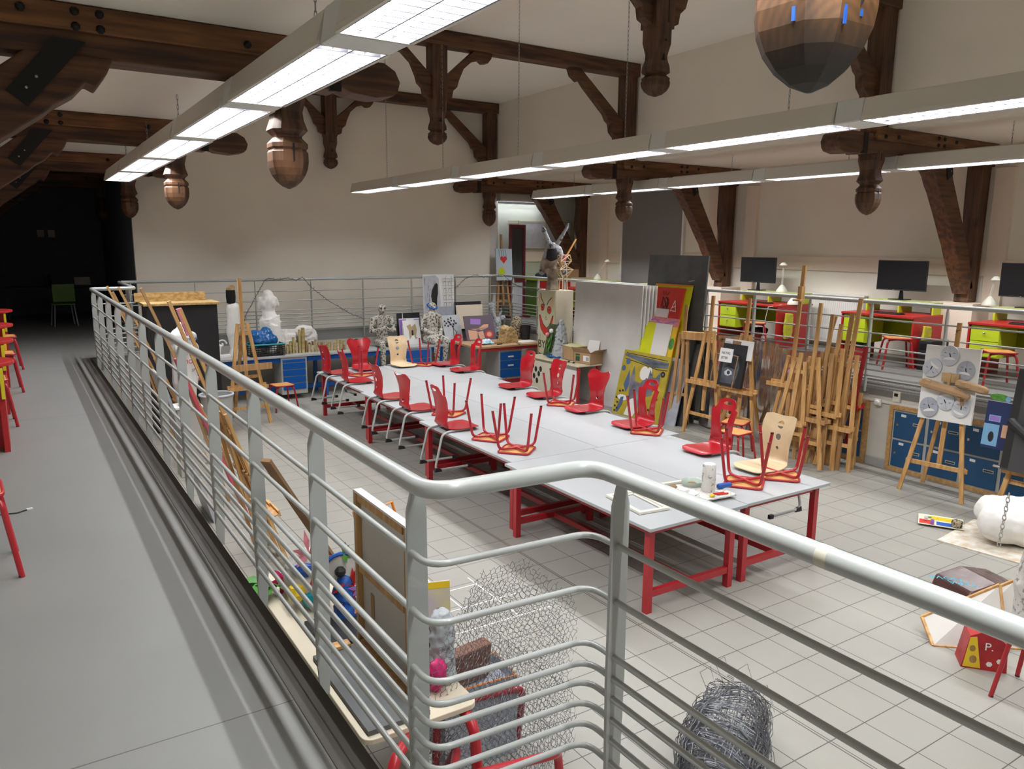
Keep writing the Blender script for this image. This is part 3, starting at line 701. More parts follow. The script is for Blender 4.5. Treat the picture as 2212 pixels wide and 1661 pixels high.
# green chair and table in the dark room
t = thing('green_chair', 'green plastic chair standing in the dark room', 'chair', (.80, 18.3, PF), .1)
g = MB(); g.bx((-.2, -.2, .43), (.2, .2, .46)); m_dimgreen = mat('dimmed_green', (.10, .20, .02), .5); bevel(g.build('seat', m_dimgreen, t), .01)  # green darkened in the colour itself to suit the dim surroundings
g = MB(); g.box((0, -.2, .68), (.40, .02, .36)); bevel(g.build('backrest', m_dimgreen, t), .008)
for sx in (-1, 1):
    for sy in (-1, 1): MB().tube([(sx*.17, sy*.17, .44), (sx*.21, sy*.22, 0)], .011, 8).build('leg', m_grey, t)
t = thing('dark_table', 'dark table with clutter deep in the unlit room', 'table', (1.0, 19.4, PF), 0)
MB().bx((-1.2, -.35, .72), (.8, .35, .75)).build('tabletop', m_iron, t)
for sx in (-1.15, .75):
    for sy in (-.3, .3): MB().bx((sx-.02, sy-.02, 0), (sx+.02, sy+.02, .72)).build('leg', m_iron, t)
tag(MB().box((0, 0, 0), (.3, .2, .02), (.9, 0, 0)).build('book', m_canvas), 'open white book on the dark table', 'book', loc=(1.25, 19.3, PF+.86))
tag(MB().lathe([(.06, 0), (.09, .12), (.05, .2), (.07, .26)], 10).build('vase', m_blk), 'black vase on the dark table', 'vase', loc=(.6, 19.4, PF+.751))
for k, x in enumerate((.62, .84)): tag(MB().bx((x-.07, 21.47, 2.95), (x+.07, 21.5, 3.12)).build('notice', m_canvas), 'small notice on the wall of the dark room, %s one' % ('left', 'right')[k], 'sign')
# cable lying on the walkway
g = MB(); g.tube([(-.30, 5.62, PF+.006), (-.2, 5.66, PF+.006), (-.12, 5.64, PF+.006), (-.06, 5.68, PF+.006)], .004, 6)
t = tag(g.build('cable', m_blk), 'black cable with a small plug lying on the walkway', 'cable')
MB().box((-.05, 5.685, PF+.007), (.035, .014, .010), (0, 0, .4)).build('plug', m_white, t)
t = thing('toolbox', 'dark grey case behind the nearest stool at the left edge', 'box', (-.42, 5.35, PF), 0)
bevel(MB().bx((-.25, -.2, 0), (.2, .2, .42)).build('body', m_blk, t), .02); bevel(MB().bx((-.26, -.21, .42), (.21, .21, .5)).build('lid', m_iron, t), .02)
# ================================================================== WORKBENCHES along the far wall
def drawer_unit(parent, x, y, z0, w_, h, n, lab=None):
    d = MB(); d.bx((x-w_/2-.03, y, z0), (x+w_/2+.03, y+.5, z0+h+.10)); cb = d.build('cabinet', m_lockgrey, parent)
    hh = [.5]+[1]*(n-1) if n > 4 else [1]*n; tot = sum(hh); zz = z0+h+.06
    for k in range(n):
        q = hh[k]*(h-.02)/tot; a = MB().bx((x-w_/2, y-.018, zz-q+.008), (x+w_/2, y, zz-.008)); dr = bevel(a.build('drawer', m_blued, cb), .004)
        zz -= q
    return cb
t = thing('workbench', 'long white-topped workbench with blue frame and drawer units along the far wall', 'workbench', (0, 0, 0))
bevel(MB().bx((2.75, 13.98, .79), (7.45, 14.82, .83)).build('worktop', m_top, t), .004)
g = MB(); g.bx((2.8, 14.02, .70), (7.40, 14.06, .788)); g.build('apron', m_blued, t)
for x in (2.85, 4.85, 5.9, 7.3):
    MB().bx((x-.03, 14.05, 0), (x+.03, 14.13, .70)).build('leg', m_blued, t); MB().bx((x-.03, 14.66, 0), (x+.03, 14.74, .70)).build('leg', m_blued, t)
MB().bx((2.9, 14.35, .12), (7.3, 14.41, .2)).build('stretcher', m_blued, t)
drawer_unit(t, 4.22, 14.0, .10, .42, .60, 5); drawer_unit(t, 6.72, 14.0, .33, .60, .37, 2)
t = thing('corner_workbench', 'wooden-topped workbench with red frame and blue drawers in the far right corner', 'workbench', (0, 0, 0))
bevel(MB().bx((7.60, 13.05, .82), (9.28, 14.05, .86)).build('worktop', m_card, t), .005)
g = MB(); g.bx((7.64, 13.08, .76), (9.24, 13.12, .818)); g.bx((7.64, 13.98, .76), (9.24, 14.02, .818)); g.build('apron', m_red, t)
for x in (7.66, 9.2):
    for y in (13.1, 13.98): MB().bx((x-.03, y-.03, 0), (x+.03, y+.03, .818)).build('leg', m_red, t)
MB().bx((7.69, 13.09, .10), (9.17, 13.13, .15)).build('foot_rail', m_red, t)
cb = drawer_unit(t, 8.42, 13.13, .1, .50, .56, 3)
for z in (.60, .42): MB().bx((8.35, 13.10, z), (8.48, 13.112, z+.03)).build('label_holder', m_paper, cb)
BT = .83
# crate, blue bag
t = thing('crate', 'black plastic crate with turquoise rim on the bench left of the bamboo', 'crate', (3.76, 14.22, BT), 0)
g = MB(); g.bx((-.31, -.19, 0), (.31, .19, .012))
for k in range(5):
    z = .03+k*.04
    g.bx((-.31, -.19, z), (.31, -.178, z+.016)); g.bx((-.31, .178, z), (.31, .19, z+.016)); g.bx((-.31, -.178, z), (-.298, .178, z+.016)); g.bx((.298, -.178, z), (.31, .178, z+.016))
for k in range(14): g.bx((-.31+k*.0475, -.19, .01), (-.302+k*.0475, -.176, .2)); 
g.build('basket', m_blk, t)
g = MB(); g.tube([(-.31, -.19, .215), (.31, -.19, .215), (.31, .19, .215), (-.31, .19, .215)], .016, 6, closed=True); g.build('rim', m_teal, t)
g = MB(); g.ball((0, 0, 0), .2, 20, sc=(1.3, .85, .75)); g.ball((-.14, .0, .08), .13, 16, sc=(1, 1, .9)); g.ball((.05, 0, .12), .12, 14)
o = remesh(tag(g.build('plastic_bag', m_bluep), 'crumpled blue plastic bag stuffed in the crate', 'bag', loc=(3.74, 14.22, BT+.28)), .02, 3, .05, .06)
# plaster relief casts
g = MB(); g.box((0, 0, .21), (.36, .06, .42), (-.18, .06, 0)); g.box((.07, -.035, .2), (.2, .03, .24), (-.18, 0, 0))
o = tag(g.build('plaster_relief', m_plaster), 'square white plaster relief leaning behind the bamboo on the bench', 'relief', loc=(4.27, 14.58, BT)); remesh(o, .012, 3, .02, .05)
g = MB(); g.ball((0, 0, .36), .16, 16, sc=(1.25, .4, .8)); g.ball((.12, .02, .22), .16, 14, sc=(1, .4, 1.3)); g.box((.1, .02, .1), (.3, .06, .2))
remesh(tag(g.build('plaster_cast', m_plaster), 'rounded white plaster cast beside the square relief', 'relief', loc=(4.62, 14.60, BT)), .012, 3, .03, .06)
# bamboo canes
def ordn(n): return ('first second third fourth fifth sixth seventh eighth ninth tenth eleventh twelfth thirteenth fourteenth fifteenth sixteenth seventeenth eighteenth nineteenth twentieth twenty-first twenty-second twenty-third twenty-fourth').split()[n-1]
BM = []
for k, (m_, r) in enumerate(((m_bamboo, .024), (m_bamboo2, .020), (m_bamboo3, .022), (m_bamboo, .034))):
    g = MB(); h = .2; pr = []
    for q in range(5): z = q*h/4; pr += [(r, z), (r*1.07, z+.003), (r, z+.006)]
    pr = [p for p in pr if p[1] <= h]+[(r, h), (r*.75, h), (r*.7, h-.02)]
    g.lathe(pr, 10); BM.append(g)
proto = {}
xs = []; x = 4.05
i = 0
tall = {12: 2.2, 14: 2.05, 15: 2.3, 13: 1.55, 8: 1.5, 11: 1.2}
while x < 5.35 and i < 46:
    k = rnd.choice((0, 1, 2, 0, 2)); row = i % 2
    if i in (14, 15): k = 3
    sc = tall.get(i, rnd.uniform(.55, 1.1)*(.8 if x > 4.95 else 1)) if row == 0 or i in tall else rnd.uniform(.8, 1.15)
    lab = 'short upright bamboo cane in the row on the far bench, number %d in colour and height order' % (i+1)
    if k not in proto:
        o = BM[k].build('bamboo_cane', (m_bamboo, m_bamboo2, m_bamboo3, m_bamboo)[k], smooth=50); proto[k] = o
    else: o = proto[k].copy(); COL.objects.link(o)
    nm = ('green-gold', 'brown', 'pale', 'thick green-gold')[k]; ht = 'tall' if sc > 1.3 else 'low' if sc < .8 else 'mid-height'
    tag(o, '%s %s bamboo cane, %s from left, %s row on the bench' % (ht, nm, ordn(i//2+1), ('front', 'back')[row]), 'bamboo cane', 'bamboo canes on the far bench', loc=(x, 14.22+.08*row+rnd.uniform(-.01, .01), BT), rot=rnd.uniform(0, 6))
    o.scale = (1, 1, sc)
    x += .030 if not (4.86 < x < 4.9) else .05
    i += 1
tag(remesh(MB().ball((0, 0, .07), .09, 12, sc=(1.1, .8, 1)).ball((.05, .02, .13), .07, 10).build('black_bag', m_blk), .015, 2, .03, .05), 'crumpled black bag at the right end of the bamboo canes', 'bag', loc=(5.52, 14.28, BT))
# ================================================================== ARTWORK PANELS
LEANS = {}
def panel(name, label, cat, w_, h, loc, rz, tilt=0, th=.02, mats=(None,), shapes=(), group=None, back=None, z0=0):
    """flat board; local x right, z up, front faces -y; shapes = (material index, polygon in x,z[, layer])"""
    g = MB(); g.bx((-w_/2, 0, z0), (w_/2, th, z0+h), 0)
    for i, sh in enumerate(shapes):
        L = -.0008-.0004*i; n = sh[1]; g.add([(p[0], L, p[1]) for p in n], [tuple(range(len(n)))], sh[0])
    o = g.build(name, list(mats)); return tag(o, label, cat, group, loc, (-tilt, 0, rz))
def rect(x0, z0, x1, z1): return [(x0, z0), (x1, z0), (x1, z1), (x0, z1)]
def stroke(pts, w_=.01):
    """polyline as thin quads -> list of polygons"""
    out = []
    for a, b in zip(pts, pts[1:]):
        d = Vector((b[0]-a[0], b[1]-a[1])); L = d.length
        if L < 1e-6: continue
        d /= L; n = Vector((-d.y, d.x))*w_/2; e = d*w_*.4
        out.append([(a[0]-e.x+n.x, a[1]-e.y+n.y), (a[0]-e.x-n.x, a[1]-e.y-n.y), (b[0]+e.x-n.x, b[1]+e.y-n.y), (b[0]+e.x+n.x, b[1]+e.y+n.y)])
    return out
def strokes(mi, lines, w_=.01): return [(mi, p) for l in lines for p in stroke(l, w_)]
RW = -PI/2
# big blackboard
panel('blackboard', 'tall scratched blackboard leaning on the right railing behind the paintings', 'blackboard', 1.36, 2.72, (9.16, 9.42, 0), RW, .068, .03, (m_chalk, m_paper),
      strokes(1, [[(-.38, 1.6), (-.32, 2.1)], [(-.35, 1.6), (-.28, 1.95), (-.25, 2.1)], [(-.1, 1.9), (0, 1.9)], [(.3, 2.3), (.42, 2.32)]], .006))
# stack of white panels
for k in range(5):
    panel('white_board', 'large white board, %s of the stack leaning on the right railing' % ('front', 'second', 'third', 'fourth', 'rearmost')[k], 'board', 1.86+.01*k, 2.2, (8.86+k*.045, 10.72-.03*k, 0), RW, .03, .028, (m_whitep if k else mat('smudged_white_board', (.66, .65, .62), .6, col2=(.56, .55, .52), scale=1.3),), (), 'stack of large white boards')
TL = .235
def lean(name, label, w_, h, off, y, mats, shapes, th=.02):
    return panel(name, label, 'painting', w_, h, (8.58+off, y+(.12 if off > .04 else 0), 0), RW, TL, th, mats, shapes)
# front: ochre painting with a dark animal head
oc = mat('ochre_paint', (.46, .36, .03), .5, col2=(.36, .27, .02), scale=5); gp = mat('grey_blue_brushwork', (.16, .19, .24), .5, col2=(.05, .06, .07), scale=5, stretch=(.6, 1, 3))
bl = mat('blue_grey_paint', (.07, .12, .25), .5); sm = mat('smoky_paint', (.09, .09, .12), .5, col2=(.24, .24, .26), scale=4)
S = []
S += [(1, [(-.54, 1.06), (.54, 1.02), (.54, .93), (.2, .90), (-.1, .95), (-.54, 1.02)])]
S += strokes(5, [[(-.5, 1.07), (.5, 1.05)], [(-.5, .97), (-.1, .93), (.3, .88), (.53, .89)]], .012)
S += [(2, disc(14, -.42, .93, .055)), (2, disc(14, -.50, .80, .05)), (2, [(-.42, .52), (-.34, .80), (-.28, .55), (-.33, .40)]), (3, [(-.30, .60), (-.24, .88), (-.16, .62), (-.02, .60), (.1, .75), (.22, .84), (.28, .6), (.30, .45), (.12, .38), (.0, .10), (-.14, .06), (-.22, .3)]),
      (4, disc(12, .02, .78, .10, .12)), (4, disc(10, .14, .80, .07, .10)), (4, disc(12, -.38, .30, .13, .05)), (4, [(-.26, .02), (-.18, .3), (-.08, .34), (.0, .1), (-.04, .02)]), (1, [(.12, .60), (.16, .86), (.24, .74), (.32, .74), (.40, .86), (.42, .62), (.3, .5)]), (5, disc(12, .46, .82, .05)), (1, disc(10, .46, .82, .02)),
      (2, [(-.42, .30), (-.34, .32), (-.36, .18), (-.44, .03), (-.50, .05), (-.44, .18)])]
for px, pz in ((-.52, .28), (-.48, .20), (-.52, .13), (-.46, .10), (-.51, .05), (-.40, .42), (-.47, .40), (.44, .40), (.38, .30), (.30, .2), (.45, .15), (.36, .08)): S.append((5, disc(8, px, pz, .022, .018)))
lean('painting', 'ochre painting of a dark animal head leaning in front of the stack', 1.14, 1.12, 0, 9.52, (oc, gp, bl, sm, m_whitep, m_blackp), S, .03)
yl = mat('lemon_yellow_paint', (.62, .66, .0), .5, var=.05, scale=6)
lean('painting', 'board painted half lemon yellow and half white', .78, 1.64, .05, 9.42, (m_whitep, yl), [(1, rect(-.39, 0, .02, 1.64))])
S = [(1, rect(-.46, 1.55, .46, 1.74)), (2, rect(.30, .2, .46, 1.6)), (3, disc(10, .40, 1.32, .06, .10)), (4, rect(.26, .3, .46, .95))] + strokes(5, [[(-.4, 1.6), (-.1, 1.7), (.1, 1.62), (.4, 1.7)]], .02)
lean('painting', 'abstract painting with violet band and orange edge behind the yellow and white board', .92, 1.74, .08, 9.38, (m_orange, m_pink, m_yelp, m_green, m_redp, m_violet), S)
lean('painting', 'creased white sheet leaning below the red painting', .52, 1.88, .103, 9.50, (m_paper,), [])
S = strokes(1, [[(.02+.10*math.sin(t*1.9)*(1-.3*abs(math.cos(t))), 1.86+.11*math.cos(t*2.3)) for t in [k*.5 for k in range(22)]], [(-.03, 2.0), (-.06, 2.07)], [(.0, 2.01), (.0, 2.08)], [(.04, 2.0), (.08, 2.06)]], .012)
S += strokes(2, [[(-.26+.07*math.cos(a), 1.84+.07*math.sin(a)) for a in [PI*k/8 for k in range(9)]]+[(-.30, 1.76), (-.22, 1.76)], [(-.30, 1.83), (-.22, 1.85)], [(-.27, 1.80), (-.24, 1.90)], [(.20, 1.74), (.26, 1.92), (.32, 1.74), (.20, 1.75)], [(.23, 1.80), (.30, 1.83)]], .014)
S = [(mi, [(a, b+.11) for a, b in p]) for mi, p in S]
lean('painting', 'bright red painting with black and white scribbled figures', .80, 2.24, .126, 9.40, (m_redp, m_blackp, m_whitep), S, .035)
lean('painting', 'tall lemon yellow board with orange top edge behind the red painting', .86, 2.30, .166, 9.30, (yl, m_orange), [(1, rect(-.43, 2.27, .43, 2.30))])
lean('painting', 'white board edge at the left foot of the leaning paintings', .9, 1.30, .19, 9.66, (m_whitep,), [])
# dark canvases and strips between the paintings and the easels
for k, (y, w_, h, of, m_, nm) in enumerate(((8.86, .5, 1.55, .22, m_black, 'black canvas'), (8.72, .44, 1.35, .26, m_chalk, 'dark grey canvas'), (8.80, .46, 1.1, .12, m_greyp, 'grey silver card'))):
    lean('canvas', '%s standing on edge between the paintings and the first easel' % nm, w_, h, of, y, (m_, m_bluepnt, m_green, m_redp), [(1+(j+k) % 3, rect(-w_/2+.02, .15+j*.2, -w_/2+.12, .3+j*.2)) for j in range(4)])
# black and white artworks against the far railing
S = [(1, [(-.36, .02), (-.36, .84), (-.08, .86), (.0, .80), (.04, .3), (.02, .02)]), (2, [(-.10, .66), (-.05, .70), (-.02, .66), (-.02, .48), (-.05, .34), (-.05, .12), (-.14, .10), (-.16, .25), (-.19, .42), (-.16, .55)])]
for k in range(26):
    x = rnd.uniform(-.34, -.02); z = rnd.uniform(.08, .7); S += strokes(2, [[(x, z), (x+rnd.uniform(-.02, .02), z+.06), (x, z+.12)]], .004)
for k in range(5):
    z = .78-k*.15
    S += strokes(2, [[(.07, z), (.36, z)], [(.07, z-.05), (.36, z-.05)], [(.10, z-.13), (.10, z-.08), (.13, z-.055), (.16, z-.08), (.16, z-.13)], [(.22, z-.13), (.22, z-.08), (.25, z-.055), (.28, z-.08), (.28, z-.13)]], .005)
S += strokes(2, [[(.08+.07*k, .08), (.08+.07*k, .84)] for k in (1, 3)], .004)
panel('ink_drawing', 'tall black and white drawing of a figure and arches behind the seated paper figure', 'drawing', .74, .88, (7.66, 14.80, 1.35), 0, .04, .02, (m_paper, m_greyl, m_blackp), S)
panel('drawing_board', 'grey board with a dark hatched lower edge behind the seated paper figure', 'drawing', .5, .72, (7.75, 14.66, BT), 0, .12, .02, (m_greyp, m_blackp), [(1, [(-.25, .28), (.25, .38), (.25, .36), (-.25, .255)])]+strokes(1, [[(-.24+.03*k, .25-.01*k), (-.20+.03*k, .03)] for k in range(14)], .012))
panel('folder', 'black folder standing on the bench beside the left paper figure', 'folder', .52, .62, (6.85, 14.60, BT), 0, .08, .02, (m_black, m_paper), [(1, rect(-.14, .44, -.125, .62))])
panel('drawing', 'lilac mounted drawing on white board leaning on the black folder', 'drawing', .46, .52, (6.83, 14.50, BT), 0, .14, .012, (m_paper, m_violet), [(1, [(-.23, .5), (-.23, .2), (-.17, .1), (-.17, .36), (-.06, .5)]), (1, [(.23, .5), (.23, .36), (.1, .50)])])
tan = mat('tan_ink_wash', (.46, .34, .20), .6)
panel('drawing', 'white sheet with a brown ink wash, foremost beside the left seated paper figure', 'drawing', .40, .50, (6.82, 14.34, BT), .12, .22, .008, (m_paper, tan, m_blackp),
      [(1, [(-.12, .38), (-.02, .42), (.0, .36), (.1, .42), (.12, .3), (.08, .15), (.12, .12), (.06, .1), (.02, .25), (-.03, .15), (-.08, .10), (-.08, .3)]), (2, [(-.01, .28), (.03, .30), (.03, .18), (-.02, .18)])])
panel('portfolio', 'black portfolio behind the cream sheet near the far right corner', 'folder', .66, .62, (8.35, 14.72, BT+.18), 0, .10, .015, (m_black,))
panel('poster', 'cream sheet with an orange sun at its foot', 'poster', .66, .52, (8.34, 14.62, BT+.22), 0, .16, .008, (mat('cream_sheet', (.72, .62, .48), .7), m_orange, m_redp, m_yelp), [(1, [(.0+.16*math.cos(a), .0+.18*math.sin(a)) for a in [PI*k/12 for k in range(13)]]), (2, [(.12, 0), (.12, .08), (.33, .10), (.33, 0)])])
S = strokes(1, [[(.0, .1), (.02, .3), (-.02, .4)], [(.02, .3), (.08, .42)], [(.0, .1), (.1, .2), (.02, .3)]], .014)+[(1, disc(7, -.05+.045*math.cos(k*2.4)*k**.5, .42+.03*math.sin(k*2.4)*k**.5, .022)) for k in range(14)]
panel('ink_drawing', 'grey ink drawing of a tree leaning beside the paper bag', 'drawing', .46, .58, (7.73, 14.24, BT), .15, .28, .012, (m_greyl, m_blackp), S)
sk = mat('skin_pink_paint', (.60, .34, .22), .5)
S = [(1, [(-.3, .03), (-.1, .02), (-.08, .2), (-.3, .24)]), (1, [(-.26, .26), (-.12, .22), (.1, .34), (.22, .34), (.2, .27), (.04, .22)]), (1, [(-.04, .02), (.08, .04), (.06, .2), (-.08, .18)]), (2, [(-.22, .36), (-.2, .48), (.05, .46), (.02, .34)]), (3, disc(12, .2, .12, .10, .08)), (1, disc(12, .2, .12, .06, .05))]
panel('painting', 'dark violet painting with pink hands leaning in the far right corner', 'painting', .72, .54, (8.27, 14.02, BT+.03), .0, .34, .02, (mat('plum_paint', (.10, .07, .10), .5), sk, m_violet, m_redp), S)
# ================================================================== SCULPTURES
def figure(label, caps, loc, rz, m_, vox=.014, it=3, disp=0, dsc=.05, name='sculpture', cat='sculpture', extra=None):
    g = MB()
    for c in caps: g.cap(*c)
    if extra: extra(g)
    o = tag(g.build(name, m_), label, cat, loc=loc, rot=rz); return remesh(o, vox, it, disp, dsc)
# plaster torso (draped), front faces -y local
tor = [((0, 0, 1.08), (.01, 0, .98), .10, .13), ((-.07, -.06, .93), (-.07, -.05, .90), .065, .07), ((.07, -.06, .93), (.07, -.05, .90), .065, .07), ((.01, 0, .98), (0, .01, .76), .135, .11), ((0, .01, .76), (.02, 0, .60), .12, .155), ((-.05, 0, .58), (-.02, -.04, .06), .13, .12), ((.08, 0, .58), (.08, -.02, .06), .13, .13), ((-.13, 0, 1.0), (-.16, .01, .84), .055, .04), ((.12, 0, 1.0), (.15, .03, .9), .055, .05), ((0, 0, 1.06), (.02, 0, 1.13), .07, .045)]
def drape(g):
    for k in range(9):
        a = -.9+k*.24; g.tube([(.16*math.sin(a)+.02, -.16*math.cos(a), .60-.03*k*.4), (.17*math.sin(a*1.1)+.03, -.15*math.cos(a), .3), (.19*math.sin(a*1.15)+.02, -.17*math.cos(a), .01)], .022, 6)
    for k in range(3): g.tube([(-.17, -.05, .60-.035*k), (0, -.17, .63-.05*k), (.19, -.04, .70-.05*k), (.05, .15, .64)], .02, 6)
figure('white plaster draped torso of a woman standing on the far bench under the barbed wire', tor, (3.94, 14.52, BT), -.25, m_plaster, extra=drape)
leg = [((0, 0, .02), (0, 0, .12), .11, .07), ((0, 0, .12), (-.01, 0, .42), .065, .11), ((-.01, 0, .42), (.01, -.02, .60), .115, .11), ((.01, -.02, .6), (.02, 0, .86), .11, .12)]
figure('white plaster leg standing upright on the bench behind the tall easel', leg, (3.27, 14.45, BT), 0, m_plaster)
tag(MB().lathe([(.075, 0), (.085, .12), (.08, .24)], 14).build('rubber_boot', m_iron, smooth=50), 'dark boot shaft standing on top of the plaster leg', 'boot', loc=(3.26, 14.45, BT+.955))
tag(remesh(MB().ball((0, 0, .04), .075, 12).ball((.03, 0, .09), .05, 8).build('crumpled_paper', m_kraft), .01, 2, .04, .03), 'crumpled brown paper stuffed in the dark boot shaft', 'paper', loc=(3.26, 14.45, BT+1.15))
# scroll capital
g = MB(); pts = [( .02+(.09-.011*k*.5)*math.cos(k*.5), 0, .24+(.09-.0055*k)*math.sin(k*.5)) for k in range(16)]
g.tube(pts, .016, 8); g.bx((-.14, -.05, 0), (.16, .06, .05)); g.cap((-.06, 0, .04), (-.03, 0, .2), .05, .05)
remesh(tag(g.build('plaster_scroll', m_plaster), 'small white plaster scroll ornament at the left end of the far bench', 'ornament', loc=(3.0, 14.3, BT)), .01, 2)
# seated papier mache figures facing -y on the bench edge
def seated(h=.78, head=True, lean_=.0, arms='lap', fat=1.0):
    f = fat; c = [((0, .1, .10), (0, .12+lean_, .38), .15*f, .115*f), ((0, .12+lean_, .38), (0, .10+lean_, .56), .13*f, .12*f), ((-.13, .1+lean_, .56), (.13, .1+lean_, .56), .06, .06),
         ((0, .1+lean_, .6), (0, .09+lean_, .68), .05, .045)]
    if head: c += [((0, .07+lean_, .76), (0, .05+lean_, .70), .088, .06), ((0, -.02+lean_, .72), (0, -.03+lean_, .71), .02, .018)]
    for s in (1, -1):
        c += [((s*.09, .08, .09), (s*.11, -.26, .09), .095*f, .07*f), ((s*.11, -.28, .07), (s*.09, -.26, -.36), .07*f, .045), ((s*.09, -.26, -.38), (s*.09, -.36, -.42), .045, .035),
              ((s*.19, .1+lean_, .54), (s*.24, .06, .32), .055, .045)]
        if arms == 'lap': c += [((s*.24, .06, .31), (s*.08, -.14, .20), .045, .034), ((s*.08, -.14, .20), (s*.03, -.20, .18), .04, .03)]
        else: c += [((s*.24, .06, .31), (s*.06, -.10, .36), .045, .034), ((s*.06, -.10, .36), (s*.0, -.12, .40), .04, .03)]
    return c
f1 = figure('newspaper papier mache figure sitting on the bench, the left one, bald with arms folded', seated(arms='fold', fat=.9), (6.13, 14.28, BT), -.1, m_news, disp=.012)
g = MB()
for s in (1, -1): g.ball((s*.035, -.012, .77), .016, 8)
g.ball((0, -.045, .70), .012, 8); g.build('facial_mark', m_blk, f1)
f2 = figure('newspaper papier mache figure sitting on the bench with a blue band round its bowed head', seated(arms='lap', fat=1.15, lean_=-.03), (7.25, 14.28, BT), .12, m_news, disp=.012)
g = MB(); g.tube([(.095*math.cos(a), .045+.098*math.sin(a), .765+.045*math.sin(a)) for a in [2*PI*k/20 for k in range(20)]], .020, 8, closed=True); g.build('headband', m_bluepnt, f2, smooth=60, label='blue headband')
# foil and rubbish sculpture in the corner
figure('twisted sculpture of crumpled foil and dark rags in the far right corner', [((0, 0, 0), (.02, 0, .25), .14, .10), ((0, 0, .25), (-.10, 0, .45), .07, .05), ((-.1, 0, .45), (-.13, 0, .62), .05, .06), ((0, 0, .3), (.18, 0, .34), .04, .05), ((.1, 0, .1), (.2, 0, .02), .08, .1), ((-.15, 0, .1), (-.2, 0, .3), .05, .04), ((.05, 0, .3), (.12, -.02, .52), .03, .025)], (8.88, 14.45, BT+.1), 0, m_foilw, .012, 1, .05, .04)
figure('brown curly-topped head sculpture beside the foil sculpture', [((0, 0, .1), (0, 0, .3), .12, .13), ((0, 0, .34), (.02, 0, .42), .13, .10)], (9.05, 13.9, BT), 0, m_dust, .012, 1, .04, .03)
t = thing('dark_barrel', 'small dark tub behind the paper bag on the corner bench', 'tub', (9.18, 13.72, BT+.03), 0); MB().lathe([(.09, 0), (.11, .3), (.10, .3), (.08, .05)], 14).build('body', m_blk, t, smooth=50)
g = MB(); g.prism([(-.2, 0), (.2, 0), (.17, .20), (.02, .34), (-.1, .30), (-.16, .14)], -.12, .12); g.ball((-.08, 0, .26), .11, 10); g.ball((.1, 0, .14), .13, 10)
remesh(tag(g.build('paper_bag', m_kraft), 'crumpled brown paper bag on the corner bench', 'bag', loc=(8.55, 13.45, BT+.03), rot=.2), .012, 1, .05, .07)
panel('sketch_pad', 'white sketch pad lying on the right end of the corner bench', 'sketch pad', .42, .30, (8.98, 13.25, BT+.036), .1, PI/2, .02, (m_paper,))
tag(remesh(MB().box((0, 0, .03), (.34, .22, .03)).ball((.05, 0, .06), .09, 10, sc=(1.5, 1, .5)).build('film_heap', mat('blue_white_film', (.2, .5, .7), .25, col2=(.75, .78, .8), scale=12)), .012, 1, .04, .04), 'heap of blue and white crinkled film on the corner bench', 'film', loc=(7.95, 13.4, BT+.03))
for k, (x, y, r_, m_, nm, ln) in enumerate(((8.2, 13.2, .3, m_blk, 'black marker', .14), (8.62, 13.16, 1.2, m_steel, 'steel ruler', .3), (8.3, 13.35, -.4, m_cardd, 'brown card strip', .24))):
    tag(MB().box((0, 0, .01), (ln, .03, .016)).build('strip' if k else 'marker', m_), '%s lying near the front of the corner bench' % nm, 'tool', loc=(x, y, BT+.031), rot=r_)
# ------------------------------------------------------------------ tall painted cabinet with bust
t = thing('tall_cabinet', 'tall cream cabinet painted with a grinning red clown face', 'cabinet', (8.94, 12.30, 0), RW)
bevel(MB().bx((-.285, -.21, .10), (.285, .21, 2.0)).build('body', mat('cream_painted_wood', (.62, .56, .42), .5, var=.04, scale=3), t), .006)
dr = bevel(MB().bx((-.28, -.228, .12), (.28, -.211, 1.98)).build('door', mat('speckled_cream_paint', (.54, .48, .34), .5, col2=(.50, .50, .30), scale=7), t), .004)
g = MB()
def deco(g, polys, y, mi):
    for p in polys: g.add([(a, y, b) for a, b in p], [tuple(range(len(p)))], mi)
y0 = -.2290
deco(g, [disc(12, -.13, 1.66, .055, .06), disc(12, .10, 1.62, .06, .065), [(-.24, 1.50), (-.20, 1.50), (-.10, 1.33), (.02, 1.26), (.12, 1.33), (.20, 1.50), (.235, 1.52), (.20, 1.28), (.06, 1.12), (-.06, 1.13), (-.18, 1.24)]], y0, 0)
g.cur = 1
def outl(pts, w_=.012, cl=True): return stroke(pts+([pts[0]] if cl else []), w_)
deco(g, outl(disc(12, -.13, 1.66, .06, .065))+outl(disc(12, .10, 1.62, .065, .07))+outl([(-.24, 1.50), (-.20, 1.50), (-.10, 1.33), (.02, 1.26), (.12, 1.33), (.20, 1.50), (.235, 1.52), (.20, 1.28), (.06, 1.12), (-.06, 1.13), (-.18, 1.24)])+stroke([(-.20, 1.93), (-.16, 1.82), (-.06, 1.70)], .02)+stroke([(.02, 1.72), (.08, 1.79), (.17, 1.86)], .02)+outl(disc(10, 0, 1.45, .03), .008)+stroke([(.04, 1.62), (.02, 1.54), (.03, 1.50)], .006), y0-.0006, 1)
deco(g, [disc(8, -.13, 1.66, .02), disc(8, .10, 1.62, .02)], y0-.001, 1)
deco(g, [p for k in range(7) for p in stroke([(-.16+.05*k, 1.17+.012*abs(k-3)*3), (-.17+.052*k, 1.30+.012*abs(k-3)*3)], .004)], y0-.001, 1)
deco(g, stroke([(.16, 1.80), (.14, 1.72), (.20, 1.68), (.22, 1.78), (.20, 1.88)], .012)+stroke([(.18, 1.8), (.19, 1.9)], .01)+stroke([(-.26, 1.72), (-.22, 1.90), (-.18, 1.80)], .012), y0-.0006, 2)
